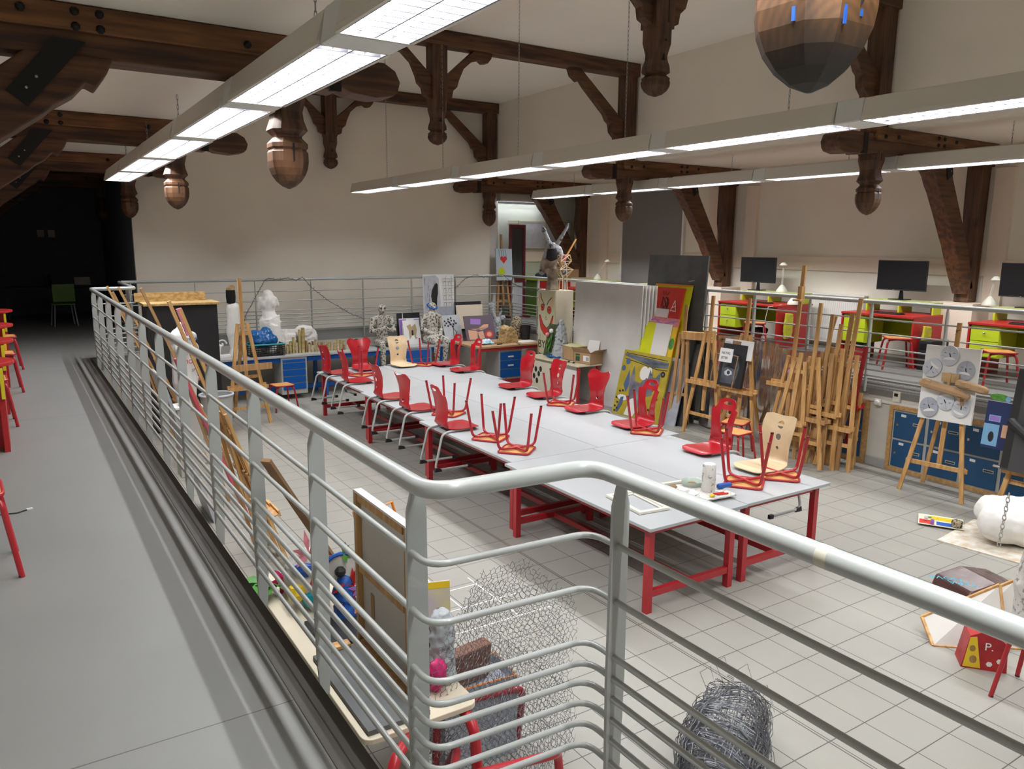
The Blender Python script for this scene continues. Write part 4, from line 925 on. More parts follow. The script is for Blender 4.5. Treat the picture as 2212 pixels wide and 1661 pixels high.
deco(g, stroke([(.10, 1.24), (.20, 1.32), (.22, 1.42)], .01)+stroke([(-.2, 1.1), (-.16, 1.0)], .01)+stroke([(.0, 1.08), (.16, .86), (.2, .72)], .01)+stroke([(-.22, 1.7), (-.18, 1.62)], .014), y0-.0012, 3)
g.build('painted_face', [m_redp, m_blackp, m_orange, m_lime], dr, label='red and black painted grinning face')
text(dr, 'BY', .22, (-.27, y0-.001, .86), (PI/2, 0, 0), m_blackp); text(dr, 'BY', .22, (-.27, y0-.001, .60), (PI/2, 0, 0), m_blackp)
text(dr, '2', .16, (-.25, y0-.001, 1.02), (PI/2, 0, 0), m_greyp)
MB().bx((-.27, -.235, .70), (-.23, -.229, .86)).build('lock_plate', m_kraft, dr)
for sx in (-1, 1):
    for sy in (-1, 1): MB().bx((sx*.24-.02, sy*.17-.02, 0), (sx*.24+.02, sy*.17+.02, .10)).build('foot', m_yelp, t)
bu = [((0, 0, .02), (0, 0, .2), .14, .105), ((0, 0, .2), (0, 0, .38), .105, .14), ((-.07, -.09, .38), (-.07, -.1, .38), .07, .06), ((.07, -.09, .38), (.07, -.1, .38), .07, .06), ((0, 0, .40), (0, 0, .55), .14, .13), ((-.15, 0, .56), (.15, 0, .56), .06, .06), ((0, 0, .56), (0, 0, .68), .05, .05), ((0, -.01, .78), (0, -.02, .72), .095, .075), ((-.18, 0, .55), (-.21, .02, .36), .06, .06), ((.18, 0, .55), (.21, .02, .36), .06, .06)]
figure('bronze-brown bust of a woman on top of the tall painted cabinet', bu, (8.88, 12.34, 2.0), -.9, m_bronze, .010, 3, .003, .04)
b1 = [o for o in COL.objects if o.name.startswith('sculpture')][-1]
g = MB(); g.ball((0, .01, .80), .13, 16, sc=(1, 1, .9))
for s in (1, -1):
    g.cap((s*.11, .03, .78), (s*.19, .03, .50), .06, .07); g.cap((s*.19, .03, .50), (s*.23, .02, .34), .07, .06)
o = remesh(g.build('shawl', m_foilw, b1), .014, 1, .03, .04)
g = MB(); g.cap((-.08, .02, .88), (-.20, .02, 1.14), .05, .045); g.cap((-.20, .02, 1.14), (-.22, .02, 1.20), .055, .03)
remesh(g.build('rabbit_ear', m_foilw, b1, label='bent silver rabbit ear'), .010, 1, .02, .04)
g = MB(); g.cap((.07, .02, .88), (.25, .02, 1.17), .045, .03); g.cap((.25, .02, 1.17), (.29, .02, 1.26), .03, .022)
remesh(g.build('rabbit_ear', m_foilw, b1, label='long straight silver rabbit ear'), .010, 1, .02, .04)
g = MB()
for k in range(11): a = -.95+k*.19; g.cap((.09*math.sin(a), -.02-.085*math.cos(a*.9), .78), (.13*math.sin(a), -.03-.09*math.cos(a), .56+.05*abs(a)), .026, .014, 6)
g.ball((0, -.03, .78), .08, 12); remesh(g.build('hair', m_black, b1, label='black painted face and hair'), .010, 1)
# wooden stick tower beside it
g = MB(); P = [(-.06, -.05, 0), (.06, -.05, 0), (.06, .06, 0), (-.06, .06, 0)]
for p in P: g.bar(p, (p[0]*.8, p[1]*.8, .26), .014, .014)
lv = [[(x*s, y*s, z) for x, y in ((-1, -.6), (1, -.6), (.8, .8), (-.8, .8))] for s, z in ((.06, .26), (.16, .40), (.05, .46), (.13, .56), (.10, .68))]
for A, B in zip(lv, lv[1:]):
    for k in range(4): g.bar(A[k], B[k], .014, .014); g.bar(A[k], B[(k+1) % 4], .012, .012); g.bar(B[k], B[(k+1) % 4], .012, .012)
t = tag(g.build('stick_tower', m_beech), 'small lattice tower of wooden sticks on the tall cabinet right of the bust', 'model', loc=(8.98, 12.12, 2.0))
MB().bar((-.05, 0, .50), (.30, .02, .98), .028, .02).build('slat', m_seat, t)
remesh(MB().ball((.02, 0, .62), .05, 10, sc=(.8, .8, 1.4)).build('pink_paper', m_pink, t), .01, 1, .03, .03)
panel('painting', 'small colourful painting of a blue arch leaning on the back wall of the corner room', 'painting', .52, .62, (11.52, 15.55, 2.065), 0, .05, .015, (mat('rust_paint', (.32, .12, .05), .5, col2=(.05, .2, .15), scale=9), m_bluepnt, m_whitep), [(1, disc(14, 0, .44, .13, .10)), (2, disc(12, .02, .36, .07, .10)), (2, disc(10, -.02, .14, .08, .08))])
# ================================================================== SMALL TABLE with boxes
t = thing('side_table', 'small cream-topped table with red leg in front of the tall cabinet', 'table', (8.58, 11.52, 0), RW)
bevel(MB().bx((-.80, -.27, .72), (.80, .27, .75)).build('tabletop', mat('cream_laminate', (.70, .64, .46), .4), t), .004)
MB().bx((-.76, -.22, .06), (-.10, .22, .718)).build('side_cabinet', mat('cream_side', (.62, .57, .45), .5), t)
pm = MB(); 
for q in ((-.6, .5), (-.5, .42), (-.66, .36), (-.56, .28), (-.44, .52), (-.7, .56)): pm.add([(a, -.2215, b) for a, b in disc(7, q[0], q[1], .045, .06)], [tuple(range(7))])
pm.build('black_blot', m_blackp, kids(t)[1] if False else [c for c in t.children if c.name.startswith('side_cabinet')][0])
MB().bx((-.1, -.19, .06), (.68, -.17, .715)).build('front_panel', m_whitep, t)
for x, y in ((.74, -.22), (.74, .22), (-.05, .22)): MB().bx((x-.022, y-.022, 0), (x+.022, y+.022, .72)).build('leg', m_red, t)
def carton(label, x, y, w_, d, h, rz, lab=True, flaps=True):
    t = thing('cardboard_box', label, 'box', (x, y, .752), rz, None)
    g = MB(); th = .006
    g.bx((-w_/2, -d/2, 0), (w_/2, d/2, th)); 
    for s in (1, -1): g.bx((s*(w_/2-th), -d/2, 0), (s*w_/2, d/2, h)); g.bx((-w_/2, s*(d/2-th), 0), (w_/2, s*d/2, h))
    g.build('body', m_card, t)
    if flaps:
        for (c, dd, r) in (((0, -d/2-.04, h+.03), (w_, .11, .005), (-.9, 0, 0)), ((0, d/2+.03, h+.05), (w_, .11, .005), (1.1, 0, 0)), ((w_/2+.05, 0, h+.02), (.12, d, .005), (0, -.5, 0))): MB().box(c, dd, r).build('flap', m_card, t)
    return t
t = carton('plain cardboard box with a yellow folder on top, left on the side table', 8.76, 11.42, .42, .36, .25, RW, flaps=False); MB().box((0, 0, .262), (.40, .34, .012), (.02, .03, 0)).build('folder', mat('pale_yellow_card', (.70, .66, .36), .6), t)
t = carton('open cardboard box with a green label and a shipping label, right on the side table', 8.72, 10.93, .42, .38, .22, RW+.15)
bd = [c for c in t.children if c.name.startswith('body')][0]
MB().bx((-.16, -.1925, .04), (-.06, -.1905, .17)).build('green_label', mat('dark_green_print', (.01, .08, .06), .5), bd)
text(bd, 'GARDEN', .026, (-.155, -.1935, .125), (PI/2, 0, 0), m_lime, ext=.0002)
MB().bx((.03, -.1925, .05), (.18, -.1905, .15)).build('shipping_label', m_paper, bd)
g = MB()
for k in range(12): g.bx((.10+k*.006, -.1935, .06), (.103+k*.006-.001*(k % 3), -.1926, .13))
g.build('barcode', m_blackp, bd)
panel('white_sheet', 'white foam sheet sticking out of the open cardboard box', 'sheet', .26, .26, (8.80, 10.95, .90), RW+.2, .25, .012, (m_paper,))
figure('foil-wrapped pointed statue standing on the side table', [((0, 0, .02), (0, 0, .30), .19, .13), ((0, 0, .30), (0, 0, .55), .13, .085), ((0, 0, .58), (0, .0, .66), .08, .05)], (8.64, 11.70, .775), 0, m_foilw, .012, 1, .05, .04)
t = panel('mossy_board', 'dark green board with paper flowers leaning on the foil statue', 'panel', .34, .62, (8.46, 11.86, .775), RW, .22, .02, (mat('moss_green', (.05, .07, .025), .8, var=.5, scale=12),), [])
g = MB()
for (x, z, a) in ((-.02, .22, .4), (.04, .30, -.5), (.06, .16, -1.0), (-.06, .12, .9), (.02, .08, 0)): 
    g.add([(x, -.02, z), (x+.05*math.cos(a), -.06, z+.05), (x+.04*math.sin(a)+.02, -.04, z+.16), (x-.04, -.03, z+.06)], [(0, 1, 2, 3)])
g.build('leaf', m_green, t)
for x, z, m_ in ((-.10, .40, m_pink), (.0, .48, m_paper)): 
    g = MB(); g.ball((x, -.04, z), .045, 10); remesh(g.build('paper_flower', m_, t), .008, 1, .02, .02)
remesh(tag(MB().ball((0, 0, .03), .10, 12, sc=(2.6, 1.5, .35)).build('blue_cloth', m_bluep), 'crumpled blue plastic sheet under the foil statue', 'sheet', loc=(8.56, 11.78, .755), rot=RW), .012, 2, .05, .05)
for k, (x, y) in enumerate(((8.42, 11.15), (8.40, 10.98))):
    g = MB(); g.ball((0, 0, .018), .018, 8, sc=(1.6, .9, .8)); g.tube([(0, 0, .008), (.05, .05, .008), (.02, .12, .006), (-.05, .16, .006)], .004, 5)
    tag(g.build('computer_mouse', m_blk), 'black computer mouse with cable on the side table, %s one' % ('left', 'right')[k], 'mouse', loc=(x, y, .752))
# ================================================================== EASELS
def easel(label, x, y, rz, H=1.55, mast=2.15, tray=.75, spread=.30, D=.55, tw=.56, tilt=0, m_=None, lean_y=.10, group=None, mat_mast=None, bars=(.35,), z=0, m2=None):
    m_ = m_ or m_pine
    t = thing('easel', label, 'easel', (x, y, z), (-tilt, 0, rz), group)
    ay = lean_y
    def L(s, q): return Vector((s*(spread*(1-q)+.075*q), ay*q, H*q))
    for s in (-1, 1): MB().bar(L(s, 0), L(s, 1), .052, .028, (0, 1, 0)).build('leg', m_, t)
    bl_ = MB().bar((0, ay+.02, H*.93), (0, D, .0), .05, .026, (0, 1, 0)).build('back_leg', m_, t)
    q0 = tray/H
    MB().bar((0, ay*.25, H*.25), (0, ay*mast/H, mast), .054, .026, (0, 1, 0)).build('mast', mat_mast or m_, t)
    for b in bars+(.90,):
        a_, c_ = L(-1, b), L(1, b); MB().bar(a_+Vector((-.02, .018, 0)), c_+Vector((.02, .018, 0)), .024, .048).build('crossbar', m_, t)
    if tray:
        g = MB(); ty_ = ay*q0; g.bx((-tw/2, ty_-.085, tray-.012), (tw/2, ty_+.02, tray)); g.bx((-tw/2, ty_-.10, tray-.03), (tw/2, ty_-.085, tray+.028)); g.bx((-tw/2, ty_+.0, tray), (tw/2, ty_+.02, tray+.045))
        g.build('tray', m2 or m_, t)
    return t
easel('tall wooden easel in front of the far bench beside the black crate', 2.95, 12.25, .12, H=1.62, mast=2.32, tray=.62, spread=.34, D=.7, bars=(.18, .48), tw=.62)
panel('stretcher_bar', 'old wooden frame bar resting across the tall easel', 'frame bar', .62, .10, (3.02, 12.16, .90), .12, .05, .03, (m_pined,))
# row of easels before the right railing
easel('wooden easel just right of the leaning paintings, with a tray box on its mast', 8.78, 8.72, RW+.15, H=1.5, mast=1.95, tray=.0, spread=.16, D=.30, m_=m_pined)
tag(bevel(MB().bx((-.06, -.25, 0), (.06, .25, .12)).build('wooden_box', m_pine), .004), 'wooden paint box balanced on the first easel right of the paintings', 'box', loc=(8.93, 8.50, 1.42), rot=.35)
easel('wide wooden easel, left one of the pair holding the eye drawing', 8.62, 8.05, RW, H=1.62, mast=2.14, tray=.83, spread=.36, D=.55, tw=.62, bars=(.20,))
easel('wide wooden easel, right one of the pair holding the eye drawing', 8.72, 7.45, RW, H=1.62, mast=2.14, tray=.80, spread=.32, D=.55, tw=.60, bars=(.24,))
easel('tallest wooden easel with a sliding clamp on its mast, right of the eye drawing', 8.85, 6.72, RW, H=1.38, mast=2.62, tray=.98, spread=.30, D=.5, tw=.66, bars=(.3,))
e = [o for o in COL.objects if o.name.startswith('easel')][-1]
bevel(MB().bx((-.03, .12, 2.16), (.03, .20, 2.34)).bx((-.06, .06, 2.14), (.06, .14, 2.165)).build('clamp', m_pine, e), .003)
# eye drawing and clip frame
S = [(1, [(-.17, .04), (-.17, .46), (-.06, .50), (.10, .44), (.14, .3), (.10, .04)]), (2, [(-.12, .20), (-.06, .25), (.02, .22), (.03, .18), (-.04, .15), (-.10, .16)]), (3, disc(10, -.04, .20, .028)), (1, disc(8, -.035, .205, .008))]
S += strokes(0, [[(-.14, .26), (-.05, .31), (.06, .26)], [(.06, .40), (.10, .2), (.05, .06)]], .008)
panel('charcoal_drawing', 'black framed charcoal drawing of an eye on the pair of easels', 'drawing', .44, .62, (8.61, 7.55, .86), RW, .18, .05, (m_black, mat('charcoal_grey', (.12, .14, .17), .6, col2=(.04, .045, .055), scale=4), m_greyl, m_blackp), S)
o = panel('handwritten_note', 'white handwritten note clipped on the eye drawing', 'note', .24, .20, (8.545, 7.58, 1.22), RW, .18, .004, (m_paper,))
text(o, 'NE PAS', .05, (-.085, -.002, .115), (PI/2, 0, .0), m_blackp, ext=.0003); text(o, 'JETER', .05, (-.08, -.002, .045), (PI/2, 0, .0), m_blackp, ext=.0003)
panel('photo_sheet', 'white sheet with a small brown picture behind the eye drawing', 'sheet', .52, .28, (8.70, 7.50, 1.26), RW, .15, .01, (m_paper, m_cardd, m_greyl), [(1, rect(-.12, .08, .04, .26)), (2, rect(-.24, .12, -.14, .24))])
g = MB(); g.tube([(-.21, 0, 0), (-.21, .10, .46), (.21, .10, .46), (.21, 0, 0)], .008, 5, closed=True)
tag(g.build('clip_holder', m_pined), 'thin brown clip frame leaning over the eye drawing', 'frame', loc=(8.50, 7.60, .86), rot=RW)
# folded cluster of easels at the end of the row
cl = [(8.62, 6.24, 2.16, -.10, m_pine, 'leftmost'), (8.66, 6.13, 2.02, -.03, m_pined, 'second from left'), (8.70, 6.06, 1.9, .02, m_pine, 'third from left'), (8.76, 6.0, 2.05, .05, m_pined, 'fourth from left'), (8.74, 5.92, 2.24, .07, m_pine, 'rightmost')]
for k, (x, y, ms, ty_, m_, nm) in enumerate(cl):
    t = easel('folded wooden easel, %s in the tight cluster near the lockers' % nm, x+.02*k, y, RW+.10*(k-2), H=1.45+.07*(k % 3), mast=ms, tray=(.0, .62, .72, .0, .55)[k], spread=(.34, .17, .2, .15, .22)[k], D=.2+.05*(k % 2), tw=.40, tilt=.10, m_=m_, bars=(.22, .55), lean_y=.04)
    t.rotation_euler = (-.09, ty_*.6, RW+.10*(k-2))
easel('folded wooden easel leaning left before the cluster', 8.50, 6.42, RW+.2, H=1.38, mast=1.5, tray=.55, spread=.24, D=.3, tw=.44, tilt=.12, bars=(.3,))
easel('wooden easel splashed with red paint beside the lockers', 9.05, 5.92, RW-.2, H=1.0, mast=1.60, tray=.82, spread=.16, D=.2, tw=.30, tilt=.05, m_=m_pine, mat_mast=m_red, bars=(.4,), m2=m_redd)
tag(MB().bar((0, 0, 0), (.10, -.42, 1.95), .03, .02).build('wooden_plank', m_pined), 'long brown slat leaning beside the tallest easel', 'slat', loc=(8.98, 6.62, .02))
# smoked mirror film sheets
def filmsheet(label, y0_, y1_, h, x, bow, m_):
    g = MB(); pts = []; n = 10
    for i in range(n+1):
        q = i/n; pts.append((x+bow*math.sin(q*PI*1.5)+.02*math.sin(q*9), y0_+(y1_-y0_)*q))
    for (a, b), (c, d) in zip(pts, pts[1:]): g.add([(a, b, .02), (c, d, .02), (c+.06, d, h), (a+.06, b, h), (a+.004, b, .02), (c+.004, d, .02), (c+.064, d, h), (a+.064, b, h)], [(0, 1, 2, 3), (7, 6, 5, 4), (3, 2, 6, 7), (0, 4, 5, 1)])
    return tag(g.build('film_sheet', m_, smooth=60), label, 'reflective sheet')
filmsheet('bent smoky reflective sheet behind the left easels', 8.62, 7.95, 1.50, 9.18, -.07, m_mirror)
filmsheet('bent smoky reflective sheet behind the eye drawing', 7.98, 7.20, 1.48, 9.22, .05, m_mirror)
filmsheet('bent smoky reflective sheet behind the tallest easel', 7.22, 6.50, 1.44, 9.14, -.06, m_mirror)
# ================================================================== LOCKERS
def lockers(label, ya, n, w_=.445):
    t = thing('locker_bank', label, 'lockers', (9.49, ya, 0), RW)
    W_ = n*w_; H = .80
    g = MB(); g.bx((-.055, -.055, 0), (0, 0, .865)); g.bx((W_, -.055, 0), (W_+.055, 0, .865)); g.bx((0, -.055, .81), (W_, 0, .865)); g.bx((0, -.055, 0), (W_, 0, .05)); bevel(g.build('wooden_frame', m_pinef, t), .003)
    MB().bx((0, -.034, .05), (W_, -.002, .81)).build('body', m_lockgrey, t)
    for i in range(n):
        for j in range(2):
            x0 = i*w_+.022; z0 = .068+j*.372
            d = bevel(MB().bx((x0, -.048, z0), (x0+w_-.044, -.034, z0+.345)).build('locker_door', m_blue, t), .003)
            g = MB(); g.bx((x0+.25, -.054, z0+.20), (x0+.37, -.048, z0+.235)); g.build('handle', m_grey, d); MB().bx((x0+.26, -.056, z0+.209), (x0+.36, -.0535, z0+.225)).build('slot', m_blk, d)
            MB().bx((x0+.035, -.053, z0+.16), (x0+.06, -.048, z0+.19)).build('lock', m_chrome, d)
            MB().box((x0+.12, -.0495, z0+.305), (.065, .002, .032), (0, .05, 0)).build('paper_label', m_paper, d)
    return t
lockers('bank of blue lockers in a pine frame behind the mask easel', 5.51, 5)
lockers('short bank of blue metal lockers in a pine frame behind the easel cluster', 6.98, 2, .53)
struct(MB().bx((9.462, 5.57, 0), (9.492, 5.86, .11)).build('baseboard_right', m_grey))
struct(MB().bx((9.462, 7.05, 0), (9.492, 13.0, .11)).build('baseboard_right_far', m_grey))
t = thing('thermostat', 'white wall thermostat above the lockers', 'thermostat', (9.485, 5.50, .90), RW); bevel(MB().bx((-.05, -.035, 0), (.05, 0, .14)).build('body', m_cream, t), .006); MB().bx((-.028, -.038, .075), (.022, -.035, .115)).build('display', m_screen, t); MB().lathe([(.012, 0), (.012, .006)], 10).xf(Matrix.Translation((.02, -.035, .03)) @ Matrix.Rotation(PI/2, 4, 'X')).build('dial', m_white, t)
t = thing('wall_socket', 'white round wall socket with a plug on the white trunking', 'socket', (9.465, 5.74, .86), RW); bevel(MB().bx((-.045, -.03, -.045), (.045, 0, .045)).build('body', m_white, t), .006); MB().lathe([(.032, 0), (.032, .03), (.02, .035)], 14).xf(Matrix.Translation((0, -.03, 0)) @ Matrix.Rotation(PI/2, 4, 'X')).build('plug', m_white, t)
tag(bevel(MB().bx((-.15, -.012, 0), (.15, 0, .22)).build('blanking_plate', m_grey), .003), 'grey metal cover plate under the railing post above the lockers', 'cover plate', loc=(9.488, 6.05, .92), rot=RW)
# ================================================================== MASK EASEL
t = thing('easel', 'wooden tripod easel carrying the white canvas with grey masks', 'easel', (8.98, 4.62, 0), RW+.12)
for s in (-1, 1): MB().bar((s*.36 if s < 0 else .34, -.17, 0), (s*.09, .06, 1.70), .045, .026, (0, 1, 0)).build('leg', m_pine, t)
MB().bar((-.30, .34, 0), (0, .08, 1.55), .045, .024, (0, 1, 0)).build('back_leg', m_pine, t); MB().bar((0, -.02, .32), (0, .14, 2.02), .05, .024, (0, 1, 0)).build('mast', m_pine, t)
MB().bar((-.34, -.10, .36), (.34, -.10, .36), .022, .05).build('crossbar', m_pine, t)
text(t, 'JC', .06, (-.03, .118, 1.90), (PI/2, 0, 0), m_blackp, ext=.0004)
cv = panel('mask_canvas', 'white canvas with grey theatre masks and a cardboard relief, on the tripod easel', 'artwork', .58, .86, (8.88, 4.58, .90), RW+.12, .07, .04, (m_whitep,))
def mask(cx, cz, r, rot_, mouth, dark=False):
    g = MB(); m_ = m_greyp if dark else m_greyl; c, s = math.cos(rot_), math.sin(rot_)
    def T(p, dx=0): x, z = p; return (cx+x*c-z*s, cz+x*s+z*c)
    o_ = [T((x, z)) for x, z in disc(20, 0, 0, r*.86, r)]
    g.prism(o_, -.022, -.002, 'y', 0)
    def fl(poly, mi, L): g.add([(x, L, z) for x, z in [T(p) for p in poly]], [tuple(range(len(poly)))], mi)
    sg = 1 if mouth == 'smile' else -1
    mp = [(r*.55*math.cos(a), -r*.42+sg*(-r*.28)*math.sin(a)) for a in [PI*k/8 for k in range(9)]]+[(-r*.35, -r*.42-sg*r*.02), (r*.35, -r*.42-sg*r*.02)]
    fl(mp, 1, -.0228)
    for e in (-1, 1): fl([(e*r*.22, r*.22), (e*r*.40, r*.32), (e*r*.58, r*.24), (e*r*.40, r*.26)], 2, -.0228)
    for q in stroke([(0, r*.2), (.01, -r*.1)], .012): fl(q, 2, -.0229)
    for q in stroke([(-.0, r*.95), (0, r*.25)], .002)+stroke([(-r*.8, 0), (-r*.1, -.02)], .002): fl(q, 2, -.0226)
    return g.build('mask', [m_, m_whitep, m_blackp], cv)
mask(-.02, .76, .115, .05, 'sad'); mask(-.19, .60, .115, 2.5, 'sad'); mask(.165, .61, .11, -.1, 'sad', True)
mask(-.17, .14, .115, .2, 'sad', True); mask(0, .24, .11, -2.9, 'smile'); mask(.17, .18, .11, -.3, 'smile')
g = MB(); g.cap((-.24, -.06, .42), (.10, -.10, .37), .055, .05, 8); g.cap((.10, -.10, .37), (.24, -.08, .33), .05, .035, 8)
for k in range(9): g.box((-.22+k*.045, -.10, .44-.008*k), (.05, .03, .05), (.2*math.sin(k*2), .15, .1*math.cos(k*3)))
r_ = g.build('cardboard_arm', m_card, cv)
g = MB(); g.cap((.14, -.06, .46), (.40, -.07, .42), .05, .045, 8); 
for k in range(6): g.box((.14+k*.05, -.10, .47-.01*k), (.055, .03, .05), (.2*math.sin(k*2.3), .1, .12*math.cos(k*3)))
g.build('cardboard_arm', m_card, cv)
MB().bx((-.06, -.06, .46), (.12, 0, .56)).bx((.01, -.068, .40), (.04, -.058, .57)).build('cardboard_neck', m_kraft, cv)
MB().prism(disc(12, .20, .32, .06), -.10, -.085).bx((.18, -.1, .22), (.22, -.088, .30)).build('cardboard_disc', m_cardd, cv)
# right edge: second easel with black portfolio, poster
easel('wooden easel at the right edge of the picture carrying the black portfolio', 8.92, 3.58, RW, H=1.45, mast=1.6, tray=.50, spread=.36, D=.5, tw=.62, bars=(.25,))
panel('poster_board', 'tall dark blue poster with light pictures leaning left of the black portfolio', 'poster', .32, .52, (8.88, 3.99, .70), RW, .12, .012, (mat('midnight_blue_print', (.015, .03, .10), .4), mat('sky_print', (.18, .38, .60), .5), m_blackp, sk, m_green, m_violet),
      [(1, rect(-.16, .03, .0, .27)), (2, disc(10, -.07, .13, .03, .06)), (3, rect(.03, .14, .13, .28)), (1, rect(-.12, .30, .0, .37)), (5, rect(-.11, .31, -.01, .36)), (4, disc(10, -.05, .57, .10, .04)), (1, disc(8, .04, .56, .03))])
t = panel('portfolio', 'large black portfolio bag with a purple print on the right easel', 'bag', .66, 1.10, (8.80, 3.56, .52), RW, .16, .06, (mat('charcoal_fabric', (.05, .05, .052), .7), m_blackp, mat('dark_violet_print', (.07, .02, .14), .5), mat('maroon_print', (.16, .02, .03), .5)), [(1, rect(-.33, .02, -.25, 1.08)), (2, rect(.10, .35, .33, .95)), (3, disc(12, .24, .62, .08, .12)), (1, disc(10, .20, .80, .05, .08))])
MB().cap((-.26, -.08, .52), (-.02, -.10, .36), .05, .045, 10).build('rolled_flap', m_blk, t)
for k, (a, b, c_, nm) in enumerate((((-.16, -.0, 0), (.05, 0, 0), m_chrome, 'silver tube of paint'), ((-.1, .03, 0), (.1, .02, 0), m_blk, 'black pen'))):
    tag(MB().cap(a, b, .016, .014, 8).build('paint_tube', c_), '%s lying on the tray of the right-hand easel' % nm, 'art supply', loc=(8.83, 3.80, .532+.0*k), rot=RW)
# ================================================================== FLOOR OBJECTS AT RIGHT
panel('base_board', 'thin plaster-spattered wooden board on the floor at the right', 'board', 1.0, .95, (7.55, 3.30, .012), RW+.12, PI/2, .012, (mat('spattered_board', (.50, .40, .28), .7, col2=(.68, .66, .60), scale=10),))
pl = [((-.30, 0, .20), (.02, .02, .16), .19, .17), ((.02, .02, .16), (.45, .1, .22), .17, .2), ((-.26, .25, .24), (.1, .3, .22), .17, .17), ((.10, .30, .24), (.5, .2, .35), .17, .2), ((.45, .1, .3), (.55, .1, .5), .2, .15), ((-.1, -.05, .1), (.3, -.1, .08), .1, .1)]
figure('big white plaster kneeling legs with a steel chain, on a board at the right edge', pl, (8.10, 3.22, .024), -.75, m_plaster, .02, 3, .02, .09)
g = MB()
for k in range(12):
    a = (k % 2)*PI/2; zc_ = .52-.035*k; y_ = -.10*math.sin(k*.12); 
    c0 = Vector((7.62-.006*k, 3.26, .60-.042*k))
    g.tube([c0+Vector((.015*math.cos(q)*math.cos(a), .015*math.cos(q)*math.sin(a), .030*math.sin(q))) for q in [2*PI*j/8 for j in range(8)]], .0045, 5, closed=True)
tag(g.build('steel_chain', m_chrome), 'bright steel chain hanging over the plaster legs', 'chain')
o = panel('collage_sheet', 'small colourful collage sheet on the floor beside the plaster legs', 'sheet', .42, .34, (7.86, 3.96, .026), RW+.5, PI/2, .006, (mat('cream_sheet_b', (.7, .66, .5), .7), m_redp, m_bluepnt, m_yelp, m_green), [(1, rect(-.2, .02, -.06, .16)), (2, rect(-.04, .02, .1, .14)), (3, rect(-.1, .18, .14, .30)), (4, disc(8, -.12, .24, .04))])
g = MB(); g.lathe([(.05, 0), (.055, .045), (.05, .06), (.04, .05)], 14); tag(g.build('tin', m_dust), 'small dusty round tin on the collage sheet', 'tin', loc=(7.98, 3.86, .034))
for k, (x, y, m_, nm) in enumerate(((7.90, 4.14, m_paper, 'white'), (7.84, 4.04, m_violet, 'purple'))): tag(MB().lathe([(.016, 0), (.02, .03), (.012, .05)], 10).build('paint_pot', m_), 'tiny %s paint pot on the collage sheet' % nm, 'paint pot', loc=(x, y, .034))
# shopping bag, canvases, comic bag, stool, paper sculpture
t = thing('shopping_bag', 'brown glossy shopping bag with turquoise lettering lying on the floor', 'bag', (6.22, 2.84, .0), -.35); t.scale = (.85, .85, .85)
g = MB(); g.prism([(-.34, 0), (.34, 0), (.36, .30), (.05, .36), (-.22, .30)], -.22, .22); bevel(g.build('body', mat('brown_plastic', (.09, .045, .04), .25, bump=.6, scale=6), t), .02)
text(t, 'TERA', .10, (-.12, -.16, .355), (0, -.0, 2.6), mat('turquoise_print', (.02, .35, .5), .4), ext=.0004); text(t, 'NOVA', .10, (-.16, -.03, .352), (0, 0, 2.6), bpy.data.materials['turquoise_print'], ext=.0004)
for k, (dx, dz, lb) in enumerate(((0, 0, 'stretched canvas with a pine edge propped on the brown bag'), (.13, .03, 'second stretched canvas propped just right of the first one'))):
    A = [Vector((5.42+dx, 2.69-dx*.4, .0)), Vector((5.80+dx, 2.36-dx*.4, .0)), Vector((5.93+dx, 2.52-dx*.4, .42+dz)), Vector((5.55+dx, 2.86-dx*.4, .12+dz))]
    t = thing('stretched_canvas', lb, 'canvas', (0, 0, 0)); N = (A[1]-A[0]).cross(A[3]-A[0]).normalized()*.018; c_ = sum(A, Vector())/4
    g = MB(); 
    for a, b in zip(A, A[1:]+A[:1]): g.bar(a, b, .02, .02)
    g.build('edge', m_pine, t); B = [c_+(p-c_)*.985 for p in A]; g = MB(); g.add(B+[p+N*.3 for p in B], [(0, 1, 2, 3), (7, 6, 5, 4), (0, 1, 5, 4), (1, 2, 6, 5), (2, 3, 7, 6), (3, 0, 4, 7)]); g.build('cloth', m_canvas, t)
panel('mirror_board', 'narrow white-edged board between the canvases and the paper sculpture', 'board', .06, .55, (6.02, 2.24, .0), -1.2, .50, .02, (m_white,))
t = thing('paper_bag', 'yellow and red comic-printed paper bag on the floor at the right edge', 'bag', (5.46, 2.38, 0), -.9)
g = MB(); g.prism([(-.14, 0), (.14, 0), (.13, .20), (.02, .30), (-.10, .24)], -.09, .09); g.build('body', mat('red_print', (.45, .02, .02), .45, col2=(.30, .01, .02), scale=8), t)
g = MB()
for p, mi in (([(-.13, .01), (-.02, .01), (-.06, .24), (-.10, .23)], 0), (disc(8, -.07, .07, .025, .03), 1), (disc(8, -.08, .15, .02, .025), 1), (disc(6, .03, .05, .02), 2), (disc(6, .09, .08, .02), 2)): g.add([(a, -.0915, b) for a, b in p], [tuple(range(len(p)))], mi)
g.build('printed_patch', [m_yelp, sk, m_whitep], t); text(t, 'P.', .08, (-.01, -.092, .15), (PI/2, 0, 0), m_whitep, ext=.0004)
stool('red stool in the lower right corner under the newspaper sculpture', 5.318, 1.945, 0, .063)
figure('newspaper-covered torso sculpture standing on the stool at the right edge', [((0, 0, .02), (0, 0, .28), .15, .15), ((0, 0, .30), (.02, 0, .55), .165, .13), ((0.02, 0, .6), (.03, 0, .68), .10, .08), ((-.13, 0, .5), (-.15, 0, .42), .06, .06)], (5.27, 1.99, .475), 0, m_newsl, .014, 2, .02, .05)
